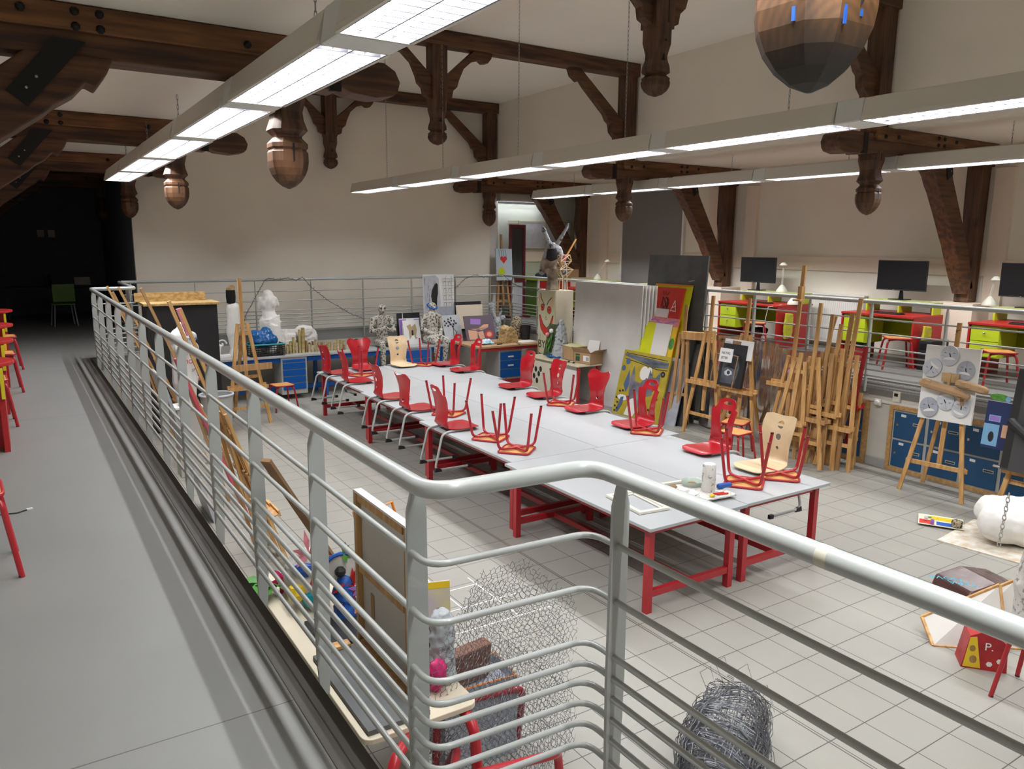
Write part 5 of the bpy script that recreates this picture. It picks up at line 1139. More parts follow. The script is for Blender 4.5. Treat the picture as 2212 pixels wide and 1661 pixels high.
remesh(tag(MB().ball((0, 0, .06), .14, 12, sc=(1.4, .9, .5)).build('grey_cloth', m_canvas), 'crumpled grey cloth on the floor under the corner stool', 'cloth', loc=(5.70, 1.98, .0)), .015, 1, .04, .06)
# ================================================================== ON THE NEAR TABLES
def frame_ring(label, w_, h, b, loc, rz, m_, glass=False, two=False):
    t = thing('framed_mount', label, 'picture frame', loc, rz)
    g = MB()
    for s in (1, -1): g.bx((s*(w_/2-b), -h/2, 0), (s*w_/2, h/2, .022)); g.bx((-w_/2+b, s*(h/2-b), 0), (w_/2-b, s*h/2, .022))
    if two:
        for s in (1, -1): g.bx((s*(w_/2-b-.02), -h/2+b, 0), (s*(w_/2-b), h/2-b, .010)); g.bx((-w_/2+b, s*(h/2-b-.02), 0), (w_/2-b, s*(h/2-b), .010))
    bevel(g.build('frame', m_, t), .003)
    return t
mcf = mat('cream_frame', (.72, .70, .60), .45)
frame_ring('cream picture frame lying on the near left tabletop behind the railing', .30, .50, .035, (4.22, 4.60, .746), -.12, mcf, two=True)
frame_ring('larger cream picture frame under the newspaper tray', .62, .50, .035, (4.80, 4.60, .746), -.14, mcf)
t = panel('tray', 'ink-spattered white tray on the near tabletop', 'tray', .42, .44, (4.83, 4.27, .781), -.10, PI/2, .012, (m_newsl,))
cn = thing('newspaper_can', 'newspaper-covered cylinder standing on the near tabletop', 'can', (4.90, 4.45, .782), 0)
MB().lathe([(.058, 0), (.060, .10), (.056, .235), (.050, .24)], 20).build('body', m_newsl, cn, smooth=50); MB().lathe([(.048, .235), (.049, .2415)], 20).build('top', m_paper, cn)
t = thing('bowl', 'pale green round bowl behind the newspaper can', 'bowl', (4.90, 4.64, .768), 0); MB().lathe([(.075, 0), (.095, .05), (.095, .055), (.088, .052), (.068, .008)], 22).build('body', mat('mint_plastic', (.42, .50, .44), .4), t, smooth=50)
MB().ball((0, 0, .02), .05, 10, sc=(1, 1, .4)).build('clay_crumbs', m_cardd, t)
tag(MB().lathe([(.085, 0), (.095, .006), (.09, .008), (.04, .004)], 18).build('plate', m_paper), 'white paper plate with a square sponge on the tray', 'plate', loc=(4.70, 4.50, .782))
tag(MB().bx((-.04, -.03, 0), (.04, .03, .02)).build('sponge', m_white), 'square white sponge on the paper plate', 'sponge', loc=(4.68, 4.52, .791), rot=.2)
tag(MB().cap((-.07, 0, .026), (.05, .0, .026), .024, .022, 10).build('paint_bottle', m_bluepnt), 'blue paint bottle lying beside the newspaper can', 'bottle', loc=(5.08, 4.42, .782), rot=-.1)
tag(MB().cap((-.05, 0, .011), (.05, 0, .011), .009, .008, 8).build('craft_knife', m_redp), 'red craft knife in front of the newspaper can', 'craft knife', loc=(4.90, 4.33, .782), rot=-.2)
tag(MB().cap((-.045, 0, .011), (.045, 0, .011), .009, .008, 8).build('craft_knife', m_redp), 'second red craft knife just beside the first, nearer the camera', 'craft knife', loc=(4.92, 4.30, .782), rot=-.35)
tag(MB().ball((0, 0, .012), .02, 8, sc=(1.6, 1, .6)).build('sharpener', m_yelp), 'yellow sharpener on the ink-spattered tray', 'sharpener', loc=(4.80, 4.31, .782))
tag(MB().ball((0, 0, .02), .035, 8, sc=(1.5, 1, .6)).build('clay_lump', m_cardd), 'brown clay lump at the left end of the tray', 'clay', loc=(4.66, 4.64, .782))
# ================================================================== DESKS on the right platform
def desk(label, y0, y1, drawers=True, far=False):
    L = y1-y0; t = thing('computer_desk', label, 'desk', (10.72, (y0+y1)/2, PF), RW, 'red and lime computer desks on the right platform')
    # local x = world -y ; local y = world +x (depth)
    bevel(MB().bx((-L/2, 0, .715), (L/2, .95, .745)).build('desktop', m_redd, t), .004)
    for s in (-1, 1): MB().bx((s*L/2-.025*(s > 0), .02, 0), (s*L/2+.025*(s < 0), .92, .715)).build('side_panel', m_redd, t)
    MB().bx((-L/2+.025, .80, .38), (L/2-.025, .82, .715)).build('back_panel', m_lime, t)
    g = MB(); g.bx((-L/2+.03, .05, .29), (-L/2+.40, .5, .71)); db = g.build('drawer_box', m_lime, t)
    for z in (.30, .505):
        d = bevel(MB().bx((-L/2+.035, .03, z), (-L/2+.395, .05, z+.197)).build('drawer', m_lime, db), .004)
        MB().lathe([(.012, 0), (.008, .012), (.014, .022), (.004, .028)], 10).xf(Matrix.Translation((-L/2+.215, .03, z+.11)) @ Matrix.Rotation(PI/2, 4, 'X')).build('knob', m_chrome, d)
    g = MB(); g.bx((-L/2+.02, .55, .90), (L/2-.02, .94, .925)); g.build('monitor_shelf', mat('pale_lime', (.50, .56, .22), .4) if 'pale_lime' not in bpy.data.materials else bpy.data.materials['pale_lime'], t)
    for x in (-L/2+.05, .0, L/2-.05): MB().bx((x-.012, .57, .745), (x+.012, .92, .90)).build('shelf_support', m_lime, t)
    return t
desk('red computer desk with lime drawers at the left, carrying the left monitor', 8.45, 9.75)
desk('red computer desk with lime drawers in the middle, carrying the middle monitor', 6.10, 7.25)
desk('red computer desk with lime drawers cut off by the right edge of the picture', 4.10, 5.35)
desk('red computer desk with lime drawers mostly hidden behind the blackboard', 11.3, 12.5)
desk('red computer desk in the far corner behind the painted cabinet', 13.5, 14.7)
def monitor(label, y, z=PF+.925, w_=.64, rz=RW, x=11.50):
    t = thing('monitor', label, 'monitor', (x, y, z), rz, None)
    bevel(MB().bx((-.13, -.09, 0), (.13, .11, .015)).build('base', m_screen, t), .003)
    g = MB(); g.prism([(-.035, .012), (.035, .012), (.02, .14), (.02, .3), (-.02, .3), (-.02, .14)], .03, .055); g.build('stand', m_screen, t)
    s_ = bevel(MB().bx((-w_*.62, 0, .14), (w_*.62, .03, .14+w_*.72)).build('casing', m_blk, t), .006)
    MB().bx((-w_*.62+.008, -.002, .16), (w_*.62-.008, 0, .13+w_*.72)).build('screen', m_screen, s_); MB().box((-.11, -.002, .150), (.014, .002, .008)).build('logo', m_grey, s_)
monitor('black monitor on the left desk of the right platform', 9.55)
monitor('black monitor on the middle desk of the right platform', 6.80)
monitor('black monitor cut off by the right edge of the picture', 4.98)
for y, nm in ((8.98, 'left'), (6.62, 'middle'), (4.70, 'right')):
    t = thing('keyboard', 'black keyboard on the %s desk of the right platform' % nm, 'keyboard', (10.95, y, PF+.746), RW)
    bevel(MB().bx((-.22, -.07, 0), (.22, .07, .018)).build('body', m_blk, t), .004)
    g = MB()
    for i in range(14):
        for j in range(4): g.bx((-.21+.03*i, -.06+.03*j, .018), (-.186+.03*i, -.036+.03*j, .024))
    k_ = g.build('keys', m_iron, t)
def desk_lamp(label, x, y, z, p1, p2, rz=0, sc=1):
    t = thing('desk_lamp', label, 'lamp', (x, y, z), rz)
    MB().lathe([(.10*sc, 0), (.10*sc, .02), (.07*sc, .07), (.03*sc, .12), (.02, .13)], 18).build('base', m_cream, t, smooth=50)
    for s in (-1, 1): MB().tube([(0, s*.012, .12), (p1[0], s*.012, p1[1])], .004, 6).build('arm', m_cream, t)
    g = MB(); g.lathe([(.02, .05), (.035, .045), (.07, 0), (.066, 0), (.03, .035)], 14, (p1[0]+p2[0], 0, p1[1]+p2[1])); g.tube([(p1[0], 0, p1[1]), (p1[0]+p2[0], 0, p1[1]+p2[1]+.05)], .005, 6); g.build('lamp_head', m_cream, t, smooth=50)
desk_lamp('cream desk lamp with a tall upright arm right of the left monitor', 11.45, 8.95, PF+.925, (0, .42), (0, .05))
desk_lamp('cream desk lamp bent low with its cord hanging off the left desk', 11.2, 8.50, PF+.746, (.05, .12), (.06, .0), -1.2)
desk_lamp('cream articulated desk lamp left of the monitor at the right edge', 11.55, 5.50, PF+.925, (-.04, .34), (-.03, .02), 1.2)
desk_lamp('cream desk lamp with a slanting arm beside the grey sliding door', 11.6, 14.3, PF+.925, (.36, .42), (.05, .0), -1.7)
g = MB(); g.tube([(10.9, 8.5, PF+.75), (10.62, 8.55, PF+.72), (10.60, 8.6, PF+.4), (10.62, 8.62, PF+.22)], .005, 6); g.bx((10.60, 8.59, PF+.14), (10.64, 8.64, PF+.22)); tag(g.build('power_cable', m_white), 'white lamp cord with plug hanging in front of the left desk', 'cord')
# yellow bags on the desk sides
for y, nm in ((8.42, 'left'), (6.06, 'middle')):
    g = MB(); g.prism([(-.10, 0), (.09, .02), (.11, .28), (.09, .42), (-.09, .44), (-.12, .2)], -.045, -.005)
    t = tag(remesh(g.build('bag', mat('yellow_green_nylon', (.50, .48, .03), .5, bump=.8, scale=10) if 'yellow_green_nylon' not in bpy.data.materials else bpy.data.materials['yellow_green_nylon']), .012, 1, .02, .06), 'yellow-green cloth bag hung on the end of the %s desk' % nm, 'bag', loc=(10.95, y-.02, PF+.18), rot=0)
t = thing('computer', 'black computer tower under the middle desk', 'computer', (11.0, 5.93, PF), 0); bevel(MB().bx((-.22, -.09, 0), (.24, .09, .42)).build('case', m_blk, t), .006); MB().bx((-.225, -.07, .3), (-.22, .07, .38)).build('front_panel', m_iron, t)
for x, y, nm in ((10.92, 6.98, 'under the drawers of the middle desk'), (11.15, 9.15, 'under the left desk')):
    t = thing('waste_bin', 'red waste bin with a black liner %s' % nm, 'waste bin', (x, y, PF), 0)
    MB().lathe([(.12, 0), (.15, .24), (.145, .24), (.115, .01)], 16).build('body', m_redd, t, smooth=50); remesh(MB().lathe([(.15, .2), (.165, .26), (.14, .29), (.10, .27)], 12).build('liner', m_blk, t), .012, 1, .02, .03)
# radiator
t = thing('radiator', 'white ribbed panel radiator on the outer wall between two desks', 'radiator', (12.0, 8.30, PF+.08), RW)
g = MB(); g.bx((-.62, -.06, 0), (.62, .03, .82))
for k in range(30): g.bx((-.60+k*.04, -.067, .05), (-.578+k*.04, -.06, .77))
g.build('panel', m_white, t); bevel(MB().bx((-.64, -.075, .81), (.64, .04, .84)).build('top_grille', m_white, t), .003)
# corner room behind
t = thing('whiteboards', 'pair of framed whiteboards on the back wall of the corner room', 'whiteboard', (11.2, 15.83, 2.78), 0)
for x in (-.80, -.02): MB().bx((x, -.015, 0), (x+.72, -.004, .62)).build('board', m_greyl, t)
g = MB()
for x in (-.85, -.05, .75): g.bx((x-.012, -.03, -.02), (x+.012, -.002, .66))
g.bx((-1.15, -.028, .63), (.80, -.004, .65)); g.bx((-1.15, -.028, -.01), (.80, -.004, .01)); g.build('frame', mat('ochre_frame', (.45, .38, .18), .5), t)
t = thing('standing_mirror', 'tall narrow mirror in a dark red frame standing in the far corner', 'mirror', (10.05, 15.42, PF), 0)
g = MB(); g.bx((-.22, -.03, 0), (-.16, .03, 2.18)); g.bx((.16, -.03, 0), (.22, .03, 2.18)); g.bx((-.16, -.03, 2.10), (.16, .03, 2.18)); g.bx((-.16, -.03, .84), (.16, .03, .92)); g.bx((-.3, -.15, 0), (.3, .15, .04)); g.build('frame', mat('maroon_paint', (.12, .012, .02), .4), t)
MB().bx((-.16, -.01, .92), (.16, .005, 2.10)).build('mirror_glass', mat('dark_mirror', (.16, .17, .17), .06, .9), t); MB().bx((-.16, -.01, .04), (.16, .005, .84)).build('lower_panel', m_greyl, t)
t = easel('wooden easel holding the heart painting in the far corner', 9.62, 15.30, 0, H=1.2, mast=1.95, tray=0, spread=.20, D=.2, z=PF, m_=m_pined)
S = [(1, disc(12, -.06, .50, .05)), (1, disc(12, .03, .50, .05)), (1, [(-.11, .49), (.08, .49), (-.01, .38)]), (3, rect(-.2, .02, .06, .36)), (2, disc(10, -.08, .18, .09, .12))]+strokes(4, [[(-.12+.06*k, .54), (-.14+.06*k, .70)] for k in range(4)], .008)
panel('painting', 'pale blue painting of a red heart on the far corner easel', 'painting', .44, .72, (9.60, 15.24, 2.05), 0, .08, .03, (mat('ice_blue_paint', (.45, .55, .60), .6), m_redp, m_lime, m_greyl, m_blackp), S)
t = thing('storage_cabinet', 'low red and lime green cabinet in the corner room', 'cabinet', (11.15, 15.45, PF), 0)
MB().bx((-.65, -.25, .88), (.80, .3, .91)).build('top', m_lime, t); MB().bx((-.62, -.22, 0), (-.58, .28, .88)).build('side_panel', m_dimgreen, t); bevel(MB().bx((-.58, -.2, 0), (.76, .28, .5)).build('body', m_redd, t), .005); MB().bx((-.58, -.22, .5), (.76, -.19, .86)).build('shelf_front', m_redd, t)  # side panel is lime with the dimness put into its colour
bevel(tag(MB().bx((-.18, -.12, 0), (.18, .12, .22)).build('cardboard_box', m_card), 'small brown box on the low cabinet in the corner room', 'box', loc=(11.55, 15.32, 2.061)), .004)
remesh(tag(MB().ball((0, 0, .08), .14, 12, sc=(1.3, 1, .6)).build('cap', mat('navy_cloth', (.01, .015, .04), .8)), 'navy blue cap lying on the low cabinet in the corner room', 'cap', loc=(10.72, 15.35, 2.061)), .015, 1)
t = thing('shopping_crate', 'white mesh basket with a yellow rim hanging left of the painted cabinet', 'basket', (9.22, 12.95, 1.02), RW)
g = MB()
for k in range(9): g.bx((-.14+.035*k-.002, -.1, 0), (-.14+.035*k+.002, -.096, .46))
for k in range(10): g.bx((-.14, -.1, .05*k), (.14, -.096, .05*k+.004)); g.bx((-.14, -.1, .05*k), (-.136, .05, .05*k+.004))
g.bx((-.14, -.094, 0), (.14, -.090, .46)); g.build('basket', m_white, t); bevel(MB().bx((-.17, -.12, .46), (.17, .06, .53)).build('rim', m_yelp, t), .01)
# ================================================================== LEFT SIDE OF THE PIT
t = thing('plywood_box', 'tall black-painted cabinet with raw board top against the far left railing', 'cabinet', (2.10, 12.72, 0), 0)
MB().bx((-.50, -.26, 0), (.50, .24, 1.93)).build('body', m_black, t); bevel(MB().bx((-.54, -.32, 1.93), (.54, .28, 1.965)).build('top_board', m_osb, t, label='raw pale board'), .003)
MB().bx((-.60, .16, 1.965), (.42, .19, 2.10)).build('back_board', m_osb, t); MB().bx((-.50, -.285, 0), (.50, -.262, .10)).build('base_strip', m_black, t)
t = thing('rubbish_bin', 'grey rubbish bin with a rolled rim beside the tall easel', 'bin', (2.42, 12.02, 0), 0)
MB().lathe([(.19, 0), (.20, .02), (.235, .60), (.225, .60), (.19, .03)], 24).build('body', m_grey, t, smooth=50); MB().tube([(.24*math.cos(a), .24*math.sin(a), .60) for a in [2*PI*k/24 for k in range(24)]], .018, 8, closed=True).build('rim', m_greyl, t, smooth=60)
ea = [(12.05, 2.20, 1.13, 1.95, 'farthest'), (11.25, 2.16, 1.12, 1.92, 'second farthest'), (10.55, 2.26, 1.12, 1.95, 'third farthest'), (8.70, 2.34, 1.14, 1.98, 'second nearest'), (7.0, 2.28, 1.14, 1.85, 'nearest, beside the pink-tipped one')]
for k, (y, zt, xt, xb, nm) in enumerate(ea):
    t = easel('folded wooden easel leaning on the left railing, %s' % nm, xb, y, RW, H=1.5, mast=zt+.22, tray=(.0, .55, .0, .62, .5)[k], spread=.16, D=.16, tw=.36, tilt=0, m_=(m_pine, m_pined)[k % 2], bars=(.25, .6), lean_y=.02)
    t.rotation_euler = (-math.atan2(xb-xt, zt), 0, RW+PI)
t = easel('folded wooden easel with a pink painted leg tip leaning on the left railing', 1.86, 6.75, RW, H=1.5, mast=2.44, tray=.5, spread=.16, D=.16, tw=.34, m_=m_pine, bars=(.25, .6), lean_y=.02, mat_mast=m_pine)
t.rotation_euler = (-math.atan2(.70, 2.3), 0, RW+PI)
MB().bx((-.024, .02, 2.22), (.024, .062, 2.45)).build('painted_tip', m_pink, t, label='pink and lilac painted tip')
tag(MB().bar((0, 0, 0), (-.62, -.15, 1.75), .05, .03).build('wooden_plank', mat('pink_red_paint', (.55, .07, .10), .5)), 'pink-red painted plank leaning on the left railing', 'plank', loc=(1.85, 8.0, .02))
panel('stretched_canvas', 'tall canvas with a white edge leaning on the left railing behind the pink plank', 'canvas', .62, 1.62, (1.55, 8.35, 0), RW+PI, .26, .03, (m_greyl, m_graypanel), [])
tor2 = [((0, 0, .25), (0, 0, .45), .12, .13), ((0, 0, .45), (0, 0, .72), .15, .14), ((-.07, -.08, .88), (-.07, -.09, .86), .08, .08), ((.07, -.08, .88), (.07, -.09, .86), .08, .08), ((0, 0, .72), (0, .01, .98), .14, .15), ((-.12, .01, 1.0), (.12, .01, 1.0), .07, .07), ((0, 0, 1.03), (0, 0, 1.14), .06, .055)]
wm = figure('white mannequin torso covered with handwriting behind the left railing', tor2, (1.66, 10.0, .72), .35, m_whitep, .012, 2)
text(wm, 'VIOL', .07, (-.10, -.172, .70), (PI/2, 0, 0), m_redp, ext=.002); text(wm, 'STOP', .045, (.0, -.172, .60), (PI/2, 0, 0), m_blackp, ext=.002); text(wm, 'TRAVAIL', .04, (-.04, -.165, .98), (PI/2, 0, 0), m_bluepnt, ext=.002)
t = thing('pedestal', 'grey box pedestal under the handwriting-covered torso', 'pedestal', (1.66, 10.0, 0), 0); bevel(MB().bx((-.14, -.14, 0), (.14, .14, .86)).build('body', m_pit, t), .005); bevel(MB().bx((-.16, -.16, .86), (.16, .16, .885)).build('top', m_paper, t), .004)
tag(MB().bar((0, 0, 0), (-.45, -.1, .85), .05, .025).build('wooden_plank', m_pine), 'short orange-brown slat leaning beside the rubbish bin', 'slat', loc=(2.35, 11.55, .02))
t = tag(remesh(MB().cap((0, 0, 0), (.22, 0, .02), .035, .03, 8).ball((-.02, 0, 0), .045, 8).build('paint_rag', m_pink), .01, 1), 'pink painted wooden hand sticking out above the leaning slat', 'sculpture', loc=(1.80, 11.0, 1.02))
tag(MB().bar((0, 0, 0), (-.64, -.64, 1.05), .05, .02).build('wooden_plank', m_cardd), 'long thin brown slat leaning from the school table onto the left railing', 'slat', loc=(1.60, 4.36, .765))
# white tape crosses on the floor
g = MB()
for (a, b) in (((2.1, 5.35), (3.1, 5.35)), ((2.1, 5.69), (2.8, 5.69)), ((2.45, 5.1), (2.45, 6.1)), ((2.78, 5.0), (2.78, 5.8)), ((2.0, 5.02), (3.3, 5.02)), ((3.1, 4.7), (3.1, 5.5)), ((2.5, 4.68), (3.4, 4.68))):
    g.bar((a[0], a[1], .0012), (b[0], b[1], .0012), .012, .0015)
tag(g.build('tape_marks', m_paper), 'thin white tape lines stuck on the floor tiles left of the tables', 'tape')
# foreground bench below the walkway
t = thing('school_table', 'beige school table with red tube frame below the near walkway edge', 'table', (0, 0, 0), 0)
bevel(MB().prism([(p.x, p.y) for p in fillet([(1.09, 2.84, 0), (1.66, 2.84, 0), (1.66, 4.8, 0), (1.09, 4.8, 0)], .06, 5, True)], .722, .75, 'z').build('tabletop', mat('beige_laminate', (.62, .55, .42), .4), t), .004)
for pts in ([(1.16, 3.2, .70), (1.50, 3.0, .70), (1.16, 2.72, .70), (1.14, 2.72, .02)], [(1.6, 3.4, .70), (1.60, 2.78, .70), (1.60, 2.70, .02)], [(1.18, 4.6, .70), (1.18, 4.72, .70), (1.16, 4.76, 0)], [(1.6, 4.6, .70), (1.6, 4.72, .70), (1.62, 4.76, 0)]):
    MB().tube(fillet(pts, .10, 6), .026, 12).build('leg', m_red, t, smooth=60)
panel('chalkboard', 'dusty black board lying on the beige school table', 'board', .30, .74, (1.27, 2.87, .775), 0, PI/2, .022, (m_chalk,))
panel('black_folder', 'second black board lying farther along the school table', 'board', .40, .34, (1.40, 3.66, .772), 0, PI/2, .018, (m_black,))
bevel(tag(MB().bx((-.08, -.03, 0), (.08, .03, .02)).build('wood_block', m_pine), 'small pale wooden block on the school table', 'block', loc=(1.24, 3.62, .776)), .003)
# stretched canvas seen from behind
t = thing('stretched_canvas', 'tall stretched canvas seen from behind, standing on the school table', 'canvas', (1.395, 3.30, .776), RW)
MB().bx((-.31, .0, 0), (.31, .004, .84)).build('cloth', m_canvas, t)
g = MB(); 
for s in (-1, 1): g.bx((s*.31-.022*(s > 0), -.028, 0), (s*.31+.022*(s < 0), -.001, .84))
g.bx((-.275, -.028, .80), (.275, -.001, .84)); g.bx((-.275, -.028, 0), (.275, -.001, .035)); g.bx((-.275, -.028, .42), (.275, -.004, .46)); g.build('stretcher_bar', m_pine, t)
g = MB(); g.bx((-.318, -.03, -.004), (-.31, .012, .848)); g.bx((.31, -.03, -.004), (.318, .012, .848)); g.bx((-.31, -.03, .84), (.31, .012, .852)); g.build('painted_edge', m_whitep, t)
MB().bx((-.18, -.004, .20), (-.14, -.001, .33)).build('tape_patch', m_card, t)
# colourful mask sculpture & flowers
def blobthing(label, name, cat, loc, parts, rz=0):
    t = thing(name, label, cat, loc, rz)
    for nm, g, m_, vx in parts: o = g.build(nm, m_, t); remesh(o, vx, 1, .02, .03) if vx else None
    return t
def ring(c, r, w_, sc=(1, 1)):
    g = MB(); g.tube([(c[0]+r*sc[0]*math.cos(a), c[1], c[2]+r*sc[1]*math.sin(a)) for a in [2*PI*k/18 for k in range(18)]], w_, 6, closed=True); return g
fe = MB()
for k in range(12): a = k*.53; fe.prism([(0, 0), (.02, .05), (0, .14), (-.02, .05)], -.002, .002).xf(Matrix.Translation((.02*math.cos(a), 0, .34)) @ Matrix.Rotation(a, 4, 'Y'), len(fe.v)-8)
def feathers(c, n, r, seed):
    g = MB(); q = random.Random(seed)
    for k in range(n):
        a = q.uniform(0, 2*PI); l = r*q.uniform(.6, 1); e = Vector((math.cos(a)*l, q.uniform(-.04, .04), math.sin(a)*l)); s_ = Vector((-math.sin(a), 0, math.cos(a)))*.014; c_ = Vector(c)
        g.add([c_, c_+e*.5+s_, c_+e, c_+e*.5-s_, c_+Vector((0, .004, 0)), c_+e*.5+s_+Vector((0, .004, 0)), c_+e+Vector((0, .004, 0)), c_+e*.5-s_+Vector((0, .004, 0))], [(0, 1, 2, 3), (7, 6, 5, 4)])
    return g
o_ = MB().prism(disc(16, 0, .30, .10, .09), -.02, .02)
blobthing('bright feathered mask sculpture with a blue-rimmed eye beside the big canvas', 'mask_sculpture', 'sculpture', (1.43, 3.97, .752),
   [('face', o_, m_canvas, 0), ('blue_rim', ring((0, -.02, .30), .105, .012, (1, .9)), m_bluepnt, 0), ('eye', MB().ball((-.02, -.03, .29), .032, 10), m_blackp, 0), ('red_feathers', feathers((.05, -.03, .20), 16, .14, 1), m_redp, 0), ('blue_feathers', feathers((-.08, -.03, .14), 16, .13, 2), m_bluepnt, 0), ('orange_feathers', feathers((.10, -.02, .08), 14, .12, 3), m_orange, 0), ('green_feathers', feathers((.0, -.03, .40), 9, .09, 4), m_green, 0),
    ('stand', MB().cap((0, 0, .02), (0, 0, .22), .07, .05), m_bluepnt, .012), ('violet_tuft', feathers((.09, -.03, .18), 10, .10, 9), m_violet, 0)], -.35)
g = MB()
for s, x in ((1, -.05), (1, .07)): g.tube([(x, 0, .02), (x-.03, 0, .2), (x-.06, .02, .36), (x+.04, .02, .40), (x+.09, 0, .2), (x+.05, 0, .04)], .010, 6)
tag(g.build('paper_loop', m_orange), 'orange looped paper strips standing behind the feathered mask', 'paper strip', loc=(1.62, 3.98, .99), rot=-.3)
blobthing('colourful painted mask with red, yellow and blue patches lying on the school table', 'mask_sculpture', 'sculpture', (1.30, 4.25, .752),
   [('face', MB().ball((0, 0, .13), .12, 12, sc=(.9, .7, 1.2)), m_canvas, .012), ('red_patch', MB().ball((.06, -.06, .12), .05, 8), m_redp, 0), ('blue_patch', MB().ball((.0, -.07, .19), .05, 8, sc=(1.2, .5, .7)), m_bluepnt, 0), ('yellow_patch', MB().ball((-.04, -.08, .09), .045, 8), m_yelp, 0), ('teal_patch', MB().ball((.03, -.08, .05), .05, 8, sc=(1, .6, .8)), m_teal, 0), ('feathers', feathers((.02, -.05, .26), 12, .11, 5), m_pink, 0)], -.4)
g = MB()
for (a, l) in ((2.6, .24), (2.9, .20), (3.5, .22), (3.9, .16), (4.6, .12), (5.2, .12)):
    c, s = math.cos(a), math.sin(a); P = [(0, 0, .03), (c*l*.4-s*.035, s*l*.4+c*.035, .06), (c*l, s*l, .03), (c*l*.4+s*.035, s*l*.4-c*.035, .06)]
    g.add(P, [(0, 1, 2, 3)])
fl = blobthing('bunch of artificial pink lilies and green leaves on the school table edge', 'flower_bunch', 'flowers', (1.20, 4.52, .76), [('leaves', g, m_green, 0), ('pink_flower', feathers((.02, -.03, .05), 14, .08, 6), m_magenta, 0), ('small_pink_flowers', feathers((.10, -.08, .05), 20, .07, 7), m_pink, 0)], .2)
for o in COL.objects:
    if o.get('category') == 'flowers': o.scale = (1.5, 1.5, 1.3)
    if o.get('label', '').startswith('colourful painted mask'): o.scale = (1.25, 1.25, 1.3)
# pieces on the right of the canvas (lower level table behind the mesh)
t = thing('grey_display_box', 'tall grey open box with orange edge behind the wire mesh', 'box', (1.98, 3.47, .0), -.10)
g = MB(); g.bx((-.22, -.13, 0), (-.21, .13, .48)); g.bx((.21, -.13, 0), (.22, .13, .48)); g.bx((-.22, -.14, 0), (.22, -.13, .48)); g.bx((-.22, .13, 0), (.22, .14, .48)); g.bx((-.21, -.13, .40), (.21, .13, .41)); g.build('body', m_greyp, t)
MB().tube([(-.215, -.135, .48), (.215, -.135, .48), (.215, .135, .48), (-.215, .135, .48)], .006, 6, closed=True).build('red_edge', m_orange, t)
tag(bevel(MB().bx((-.14, -.04, 0), (.14, .04, .22)).build('clay_block', mat('clay_brown', (.18, .08, .05), .6, bump=.6, scale=8)), .01), 'dark brown clay block in the grey box', 'block', loc=(1.96, 3.50, .42), rot=(.12, .0, .15))
panel('painting', 'pale lilac painting leaning behind the wire mesh beside the near post', 'painting', .28, .92, (1.84, 3.72, .0), -.3, .10, .015, (mat('lilac_paint', (.48, .42, .58), .6, col2=(.60, .55, .30), scale=6), m_yelp), [(1, rect(-.14, .88, .14, .92))])
o = tag(remesh(MB().cap((0, 0, .02), (0, 0, .30), .07, .06).ball((0, 0, .32), .06, 8).build('foil_sculpture', m_foilw), .01, 1, .03, .03), 'mosaic-like foil sculpture behind the near post', 'sculpture', loc=(1.60, 3.10, .752))
o = tag(remesh(MB().ball((0, 0, .06), .055, 10, sc=(1, .8, 1.3)).ball((.0, .02, .0), .045, 8).build('fabric', m_magenta), .01, 1, .03, .04), 'magenta crumpled fabric beside the big canvas', 'fabric', loc=(1.53, 3.02, .79))
t = thing('tube_chair', 'red tubular chair frame standing behind the wire mesh at the bottom of the picture', 'chair', (0, 0, 0), 0)
MB().tube(fillet([(1.66, 3.30, 0), (1.62, 2.98, .44), (1.45, 2.72, .50), (1.95, 2.62, .50), (2.02, 2.70, .44), (2.05, 2.66, 0)], .08, 6), .022, 10).build('front_frame', m_red, t, smooth=60)
MB().tube(fillet([(1.72, 3.42, 0), (1.72, 3.36, .72), (1.72, 3.36, .42), (2.22, 3.30, .40), (2.26, 3.42, 0)], .08, 6), .022, 10).build('back_frame', m_red, t, smooth=60)
# ================================================================== CHICKEN WIRE & WIRE ROLL
def chicken(label, origin, ux, w_, h, cell, amp, seed, rr=.0011):
    q = random.Random(seed); g = MB(); O = Vector(origin); X = Vector(ux).normalized(); N = Vector((-X.y, X.x, 0)); pts = {}
    def P(i, j):
        if (i, j) not in pts:
            u = i*cell*.5; v = j*cell*.45
            b = amp*math.sin(u*7+seed)*math.cos(v*3+seed*.5)+amp*.6*noise.noise(Vector((u*4, v*4, seed)))
            taper = 1-.35*max(0, (v/h-.55))**1.0
            pts[(i, j)] = O+X*(u*taper+.06*noise.noise(Vector((v*3, seed, 0)))*1+q.uniform(-.005, .005))+Vector((0, 0, v+q.uniform(-.005, .005)))+N*(b+q.uniform(-.008, .008)+.10*math.sin(v*2.2))
        return pts[(i, j)]
    ni, nj = int(w_/(cell*.5)), int(h/(cell*.45)); E = []
    for j in range(0, nj, 2):
        off = (j//2) % 2
        for i in range(off, ni, 2):
            top = 1+.0
            if (j*cell*.45) > h*(.72+.28*math.sin(i*cell*.5/w_*PI)): continue
            E.append((P(i, j), P(i, j+1))); E.append((P(i, j+1), P(i+1, j+2))); E.append((P(i, j+1), P(i-1, j+2)))
    for a, b in E:
        if q.random() < .03: continue
        m_ = (a+b)/2+Vector((q.uniform(-1, 1), q.uniform(-1, 1), q.uniform(-1, 1)))*.003
        g.tube([a, m_, b], rr, 3, caps=False)
    return g
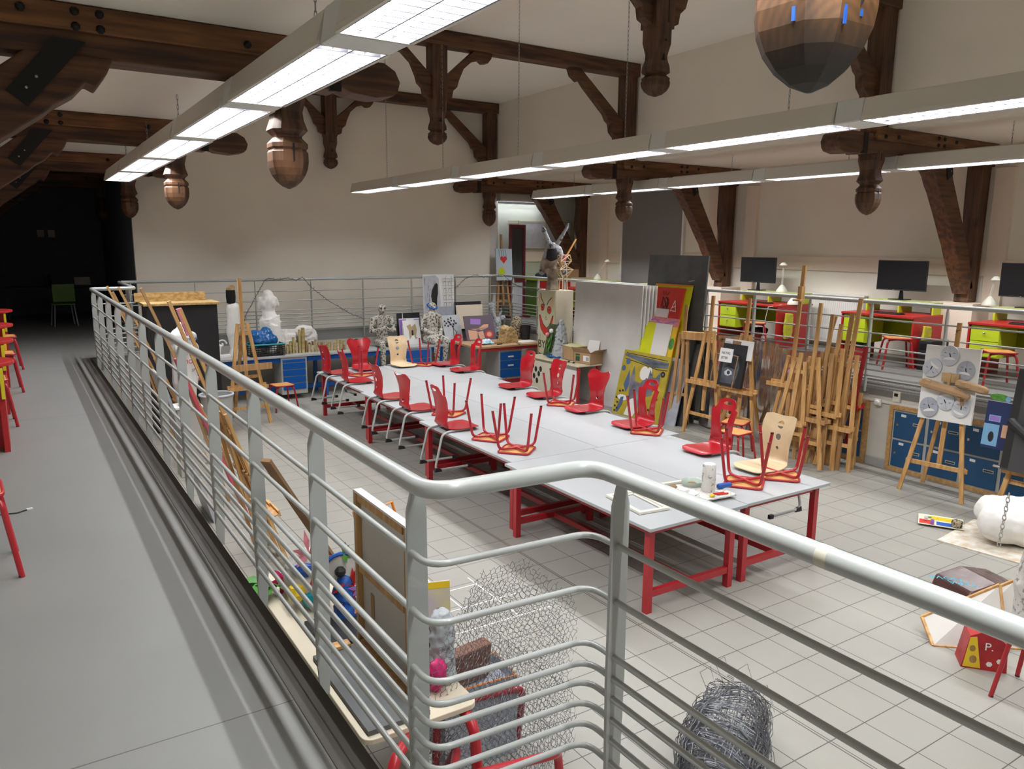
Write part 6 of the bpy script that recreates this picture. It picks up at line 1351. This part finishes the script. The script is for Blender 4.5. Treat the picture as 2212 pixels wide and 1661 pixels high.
g = chicken('', (1.46, 2.90, .02), (1, .20, 0), 1.06, 1.30, .034, .05, 1, .0013)
h_ = chicken('', (1.52, 2.96, .02), (1, .16, 0), .98, 1.15, .034, .06, 5, .0013)
g.add(h_.v, h_.f); h_ = chicken('', (1.50, 2.93, .02), (1, .18, 0), .90, .80, .036, .05, 9, .0013); g.add(h_.v, h_.f)
tag(g.build('wire_mesh', m_wire), 'standing sheet of crumpled hexagonal wire mesh in the foreground', 'wire mesh')
g = MB(); q = random.Random(3); C0 = Vector((3.01, 2.52, .20)); ax = Vector((.80, .50, .0)).normalized(); up = Vector((0, 0, 1)); sd = ax.cross(up)
def rollpt(a, s, r): return C0+ax*s+(sd*math.cos(a)*1.15+up*math.sin(a))*r*(1+.16*noise.noise(Vector((s*6, a*1.3, 1))))
for k in range(110):   # around loops
    s = -.42+.84*k/109; r0 = .20*(1-.25*abs(s)/.36)*q.uniform(.85, 1.12); ph = q.uniform(0, 6); tw = q.uniform(-.06, .06)
    g.tube([rollpt(a, s+tw*math.sin(a+ph)+.012*math.sin(5*a+ph), r0+.014*math.sin(3*a+ph)) for a in [2*PI*i/22 for i in range(22)]], .0022, 3, closed=True)
for k in range(150):   # lengthwise wires, bent over the ends
    a0 = q.uniform(0, 2*PI); da = q.uniform(-.9, .9); rr_ = .20*q.uniform(.6, 1.08)
    pts = [rollpt(a0+da*i/9, -.36+.72*i/9+q.uniform(-.01, .01), rr_*(1-.35*abs(i/9-.5)**2*2)+q.uniform(-.008, .008)) for i in range(10)]
    if q.random() < .5: pts += [pts[-1]+ax*.03+up*.02, pts[-1]+ax*.0+up*.05-sd*.03]
    g.tube(pts, .0022, 3)
for k in range(5):
    a = q.uniform(.3, 2.4); b = rollpt(a, q.uniform(.1, .34), .2); g.tube([b, b+ax*.12+up*.06-sd*.08, b+ax*.28+up*.02-sd*.05, b+ax*.20-up*.05], .002, 3)
tag(g.build('wire_roll', m_wire), 'tangled roll of grey wire netting on the floor at the bottom of the picture', 'wire roll')
